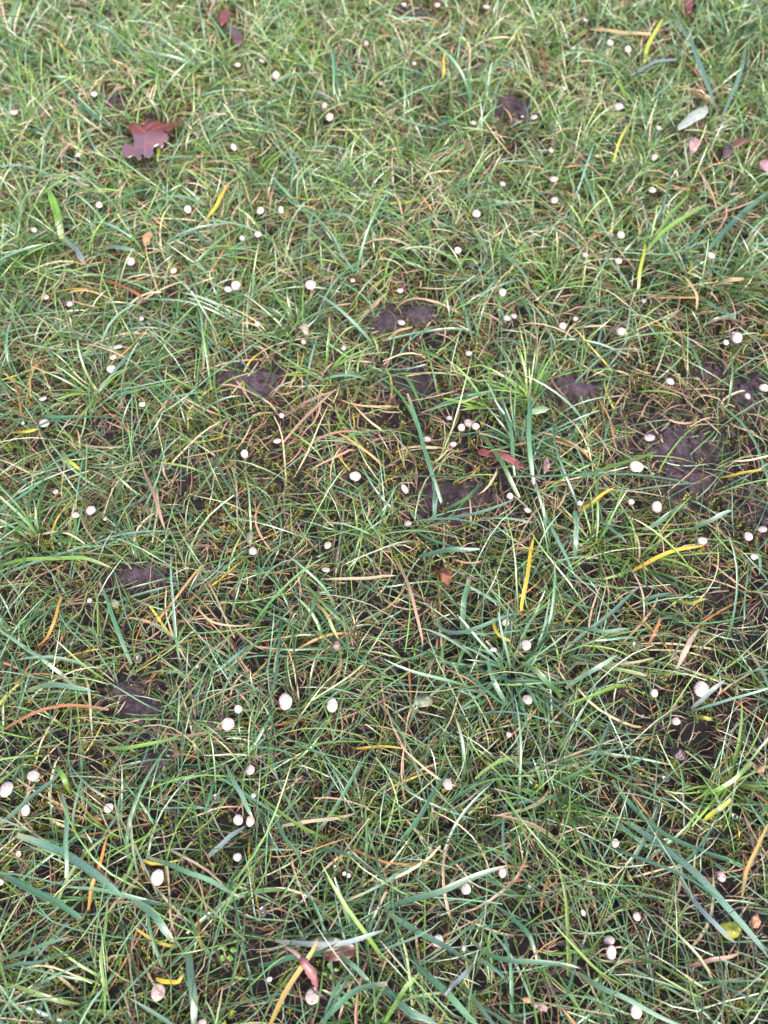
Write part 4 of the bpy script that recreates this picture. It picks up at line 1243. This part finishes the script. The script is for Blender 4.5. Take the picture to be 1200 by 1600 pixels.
part_of(r, [(1131, 228), (1138, 223), (1145, 226), (1146, 236), (1140, 244), (1132, 246), (1129, 238)], M_PURP, 0.013, 0.002, 7)
part_of(r, [(1142, 222), (1152, 218), (1168, 214), (1180, 215), (1172, 220), (1158, 226), (1147, 229)], M_BROWN, 0.017, 0.002, 8)
tag(r, "dark purple and blackish curled leaf below right of the silvery one", "leaf", "fallen leaves and leaf scraps")
scrap([(1187, 252), (1194, 247), (1204, 246), (1208, 258), (1202, 267), (1193, 264), (1188, 259)], M_PINK, "smooth pink leaf half outside the right edge", z=0.016)
scrap([(688, 886), (697, 884), (705, 893), (706, 906), (699, 911), (690, 908), (686, 898)], M_RUST, "small rust-brown leaf scrap in the centre of the lawn", z=0.014, wave=0.002)
r = scrap([(504, 1488), (520, 1476), (545, 1472), (560, 1476), (562, 1488), (548, 1497), (528, 1502), (510, 1502), (502, 1496)], M_BROWN,
          "dark brown dead leaf under a blue-grey blade near the bottom", z=0.010, vein=[((504, 1494), (560, 1480))], cup=0.003)
scrap([(480, 1472), (500, 1462), (525, 1464), (540, 1472), (528, 1483), (505, 1488), (488, 1484)], M_GRYG, "striped greyish-green dying leaf beside the dark brown dead leaf", z=0.012,
      vein=[((482, 1476), (536, 1472)), ((486, 1482), (528, 1478))], cup=0.003)
scrap([(1120, 1450), (1128, 1442), (1142, 1440), (1156, 1442), (1161, 1454), (1154, 1464), (1142, 1470), (1130, 1462)], M_YG,
      "glossy yellow-green leaf at the lower right edge", z=0.013, vein=[((1121, 1450), (1158, 1458))], cup=0.003)
scrap([(1178, 1430), (1187, 1426), (1190, 1440), (1186, 1450), (1178, 1450), (1174, 1441)], M_ORG, "small orange leaf scrap right of the yellow-green leaf", z=0.016)
scrap([(464, 509), (472, 503), (479, 504), (482, 512), (481, 522), (475, 521), (470, 514)], M_TAN, "angular tan leaf scrap on the moss below a tall oval pellet", z=0.014)
scrap([(746, 702), (756, 699), (775, 703), (800, 712), (820, 724), (822, 730), (802, 724), (780, 716), (760, 711), (748, 707)], M_DKRED,
      "dark red-brown narrow leaf strip lying beneath tall teal blades", z=0.013, vein=[((748, 704), (818, 726))], veinmat=M_PURP)
scrap([(829, 640), (838, 634), (852, 634), (861, 637), (852, 644), (838, 647), (830, 646)], M_PGRN, "small pale green leaf behind the tall upright teal blade", z=0.014)
scrap([(386, 832), (391, 826), (396, 832), (395, 844), (390, 852), (385, 846)], M_GRYG, "small grey-green leaf just above a round pellet left of centre", z=0.013)
scrap([(647, 1088), (658, 1082), (672, 1086), (678, 1094), (670, 1103), (656, 1104), (647, 1098)], M_GRYG, "dull olive round leaf low in the middle thatch", z=0.010, wave=0.003)
scrap([(1048, 1172), (1058, 1166), (1070, 1174), (1075, 1184), (1064, 1188), (1052, 1184)], M_PURP, "reddish-brown dead leaf scrap in the lower right thatch", z=0.010, wave=0.003)
r = link("fallen_leaf", None, loc=tuple(spot(838, 1568, 0.012)))
part_of(r, [(814, 1560), (822, 1557), (831, 1562), (830, 1567), (820, 1566)], M_ORG, 0.014, seed=9)
part_of(r, [(832, 1564), (840, 1570), (850, 1567), (857, 1574), (854, 1582), (843, 1578), (834, 1573)], M_PALEPINK, 0.013, seed=10, wave=0.003)
tag(r, "dry curled orange-pink leaf scraps joined at the bottom edge", "leaf", "fallen leaves and leaf scraps")
scrap([(1060, 1041), (1064, 1020), (1074, 1000), (1088, 984), (1095, 979), (1089, 992), (1080, 1006), (1072, 1024), (1063, 1042)], M_TAN,
      "folded pale orange straw leaf right of the rust-red blade", z=0.020, vein=[((1060, 1040), (1094, 982))], veinmat=M_TAN)
scrap([(850, 716), (856, 712), (860, 720), (858, 732), (852, 736), (849, 726)], M_PALEPINK, "crumpled pinkish scrap right of the tall upright teal blade", z=0.014, wave=0.003)
scrap([(170, 938), (178, 934), (186, 940), (182, 948), (173, 947)], M_GRYG, "tiny olive leaf in the left middle moss", z=0.013)
scrap([(520, 512 + 490), (530, 1000), (534, 1010), (526, 1016), (519, 1011)], M_PALEPINK, "small pinkish-brown scrap in the middle thatch below the cream-yellow blade", z=0.012)
scrap([(222, 372), (232, 360), (238, 366), (232, 380), (224, 382)], M_ORG, "small orange scrap in the grass below the broad bright green blade's level", z=0.016)
scrap([(1182, 1108 + 90), (1190, 1190), (1198, 1196), (1194, 1206), (1185, 1207)], M_ORG, "small orange-brown scrap at the right edge in the lower grass", z=0.014)

# the curled pink pod with its dark tail
def tube_mesh(name, pts, radii, mat, seg=12, ridges=0.0, seed=0):
    P = np.array(pts, float)
    k = len(P)
    T = np.gradient(P, axis=0)
    T /= np.linalg.norm(T, axis=1, keepdims=True)
    S = np.cross(T, [0, 0, 1.0])
    S /= np.linalg.norm(S, axis=1, keepdims=True)
    N = np.cross(S, T)
    a = np.linspace(0, 2 * np.pi, seg, endpoint=False)
    rr = np.array(radii)[:, None] * (1 + ridges * np.sin(a * 4 + seed)[None] + ridges * 0.8 * np.sin(np.arange(k) * 1.9 + seed)[:, None])
    V = P[:, None] + S[:, None] * (np.cos(a)[None, :, None] * rr[..., None]) + N[:, None] * (np.sin(a)[None, :, None] * rr[..., None]) * 0.8
    idx = np.arange(k * seg).reshape(k, seg)
    nx_ = np.roll(idx, -1, axis=1)
    F = np.stack([idx[:-1], nx_[:-1], nx_[1:], idx[1:]], -1).reshape(-1, 4)
    return mesh_np(name, V.reshape(-1, 3), F, mat)


def path3(px_pts, zs, k=18):
    Q = smooth_path([(a, b_, z_) for (a, b_), z_ in zip(px_pts, zs)], k)
    return np.array([spot(q[0], q[1], q[2]) for q in Q])


pp = path3([(470, 1496), (478, 1508), (489, 1525), (492, 1545)], (0.020, 0.022, 0.018, 0.013))
o0 = pp[0].copy()
root = link("curled_pod", None, loc=tuple(o0))
tt = np.linspace(0, 1, len(pp))
link("body", tube_mesh("body", pp - o0, 0.0019 * (np.sin(np.pi * np.clip(tt * 0.80 + 0.14, 0, 1)) ** 0.6 + 0.05) * (1 + 0.12 * np.sin(tt * 15)), M_POD, 14, 0.13, 1), root)
pt = path3([(490, 1538), (495, 1548), (504, 1556), (511, 1562)], (0.014, 0.013, 0.012, 0.008))
link("tail", tube_mesh("tail", pt - o0, np.linspace(0.0017, 0.0004, len(pt)), M_PURP, 10, 0.08, 2), root)
pt = path3([(471, 1498), (462, 1489), (452, 1482), (447, 1480)], (0.020, 0.021, 0.020, 0.019))
link("stub", tube_mesh("stub", pt - o0, np.linspace(0.0012, 0.0008, len(pt)), M_PALEPINK, 10, 0.08, 3), root)
tag(root, "curled wrinkled pink pod with a dark tail just above a big pellet", "pod")


# seedlings with round leaves
def seedling(px, py, leaves, label):
    c = spot(px, py, 0.010)
    root = link("seedling", None, loc=tuple(c))
    base = np.array([c[0], c[1] - 0.001, float(ground_z(c[0], c[1]))]) - c
    st = np.array([base * (1 - t) + np.array([0, 0, 0.001]) * t for t in np.linspace(0, 1, 6)])
    link("stem", tube_mesh("stem", st + np.array([[1e-5 * i, 0, 0] for i in range(6)]), np.full(6, 0.0005), M_SEED, 8), root)
    for j, (dx, dy, w, h, ang) in enumerate(leaves):
        out = []
        for a in np.linspace(0, 2 * np.pi, 14, endpoint=False):
            u, v = math.cos(a) * w / 2, math.sin(a) * h / 2 * (1 - 0.12 * math.cos(a))
            out.append((px + dx + u * math.cos(ang) - v * math.sin(ang), py + dy + u * math.sin(ang) + v * math.cos(ang)))
        me, lc_ = leaf_mesh("leaf", out, M_SEED, z=0.012 + 0.001 * (j % 2), cup=-0.0006, wave=0.0003, seed=j, subdiv=1)
        link("leaf", me, root, loc=tuple(np.array(lc_) - c))
    tag(root, label, "seedling", "round-leaved seedlings")


seedling(356, 1489, [(-5, -7, 10, 8, 0.3), (9, -5, 10, 9, -0.3), (-8, 8, 9, 10, 0.2), (4, 8, 9, 10, -0.4)], "bright green seedling with four round leaves in the lower left")
seedling(515, 1520, [(-1, -11, 6, 8, 0), (-7, 1, 7, 6, 0.3), (2, 7, 6, 8, 0.1), (11, -5, 8, 6, 0.2)], "tiny seedling with small rounded leaves right of the curled pink pod")

# ------------------------------------------------------------------ water
bm = _bm.new()
_bm.ops.create_icosphere(bm, subdivisions=3, radius=1.0)
DV = np.array([v.co[:] for v in bm.verts])
DF = np.array([[v.index for v in f.verts] for f in bm.faces])
bm.free()
DV2 = DV.copy()
DV2[:, 2] = np.where(DV2[:, 2] > 0, DV2[:, 2] * 1.12, DV2[:, 2] * 0.9)
dm = mesh_np("water_drop", DV2, DF, M_WATER)
for (px, py, w, lab) in DROPS:
    zc = 0.022
    p = spot(px, py, zc)
    rr = 0.5 * w * depth_at(px, py, zc) / FPX
    tag(link("water_drop", dm, loc=tuple(p), scale=(rr, rr, rr)), lab, "water drop", "single water drops")

# fine dew beads on the wider blades
sel = RNG.random(len(PW)) < 0.5
B = PW[sel]
n = len(B)
V0 = DV[np.abs(DV).sum(axis=1) > -1]
bm = _bm.new()
_bm.ops.create_icosphere(bm, subdivisions=1, radius=1.0)
IV = np.array([v.co[:] for v in bm.verts])
IF = np.array([[v.index for v in f.verts] for f in bm.faces])
bm.free()
Vs = []
for rep in range(2):
    ki = RNG.integers(2, B.shape[1] - 1, n)
    q = B[np.arange(n), ki] + RNG.uniform(-0.0006, 0.0006, (n, 3))
    q[:, 2] += 0.0006
    r_ = RNG.uniform(0.00015, 0.00042, n)
    Vs.append((IV[None] * r_[:, None, None] + q[:, None]).reshape(-1, 3))
V = np.concatenate(Vs)
F = (IF[None] + (np.arange(2 * n) * len(IV))[:, None, None]).reshape(-1, 3)
dew = link("dew_beads", mesh_np("dew_beads", V, F, M_WATER))
tag(dew, "tiny clear dew beads on the wider wet blades", "dew", kind="stuff")
N_TRI += len(F)
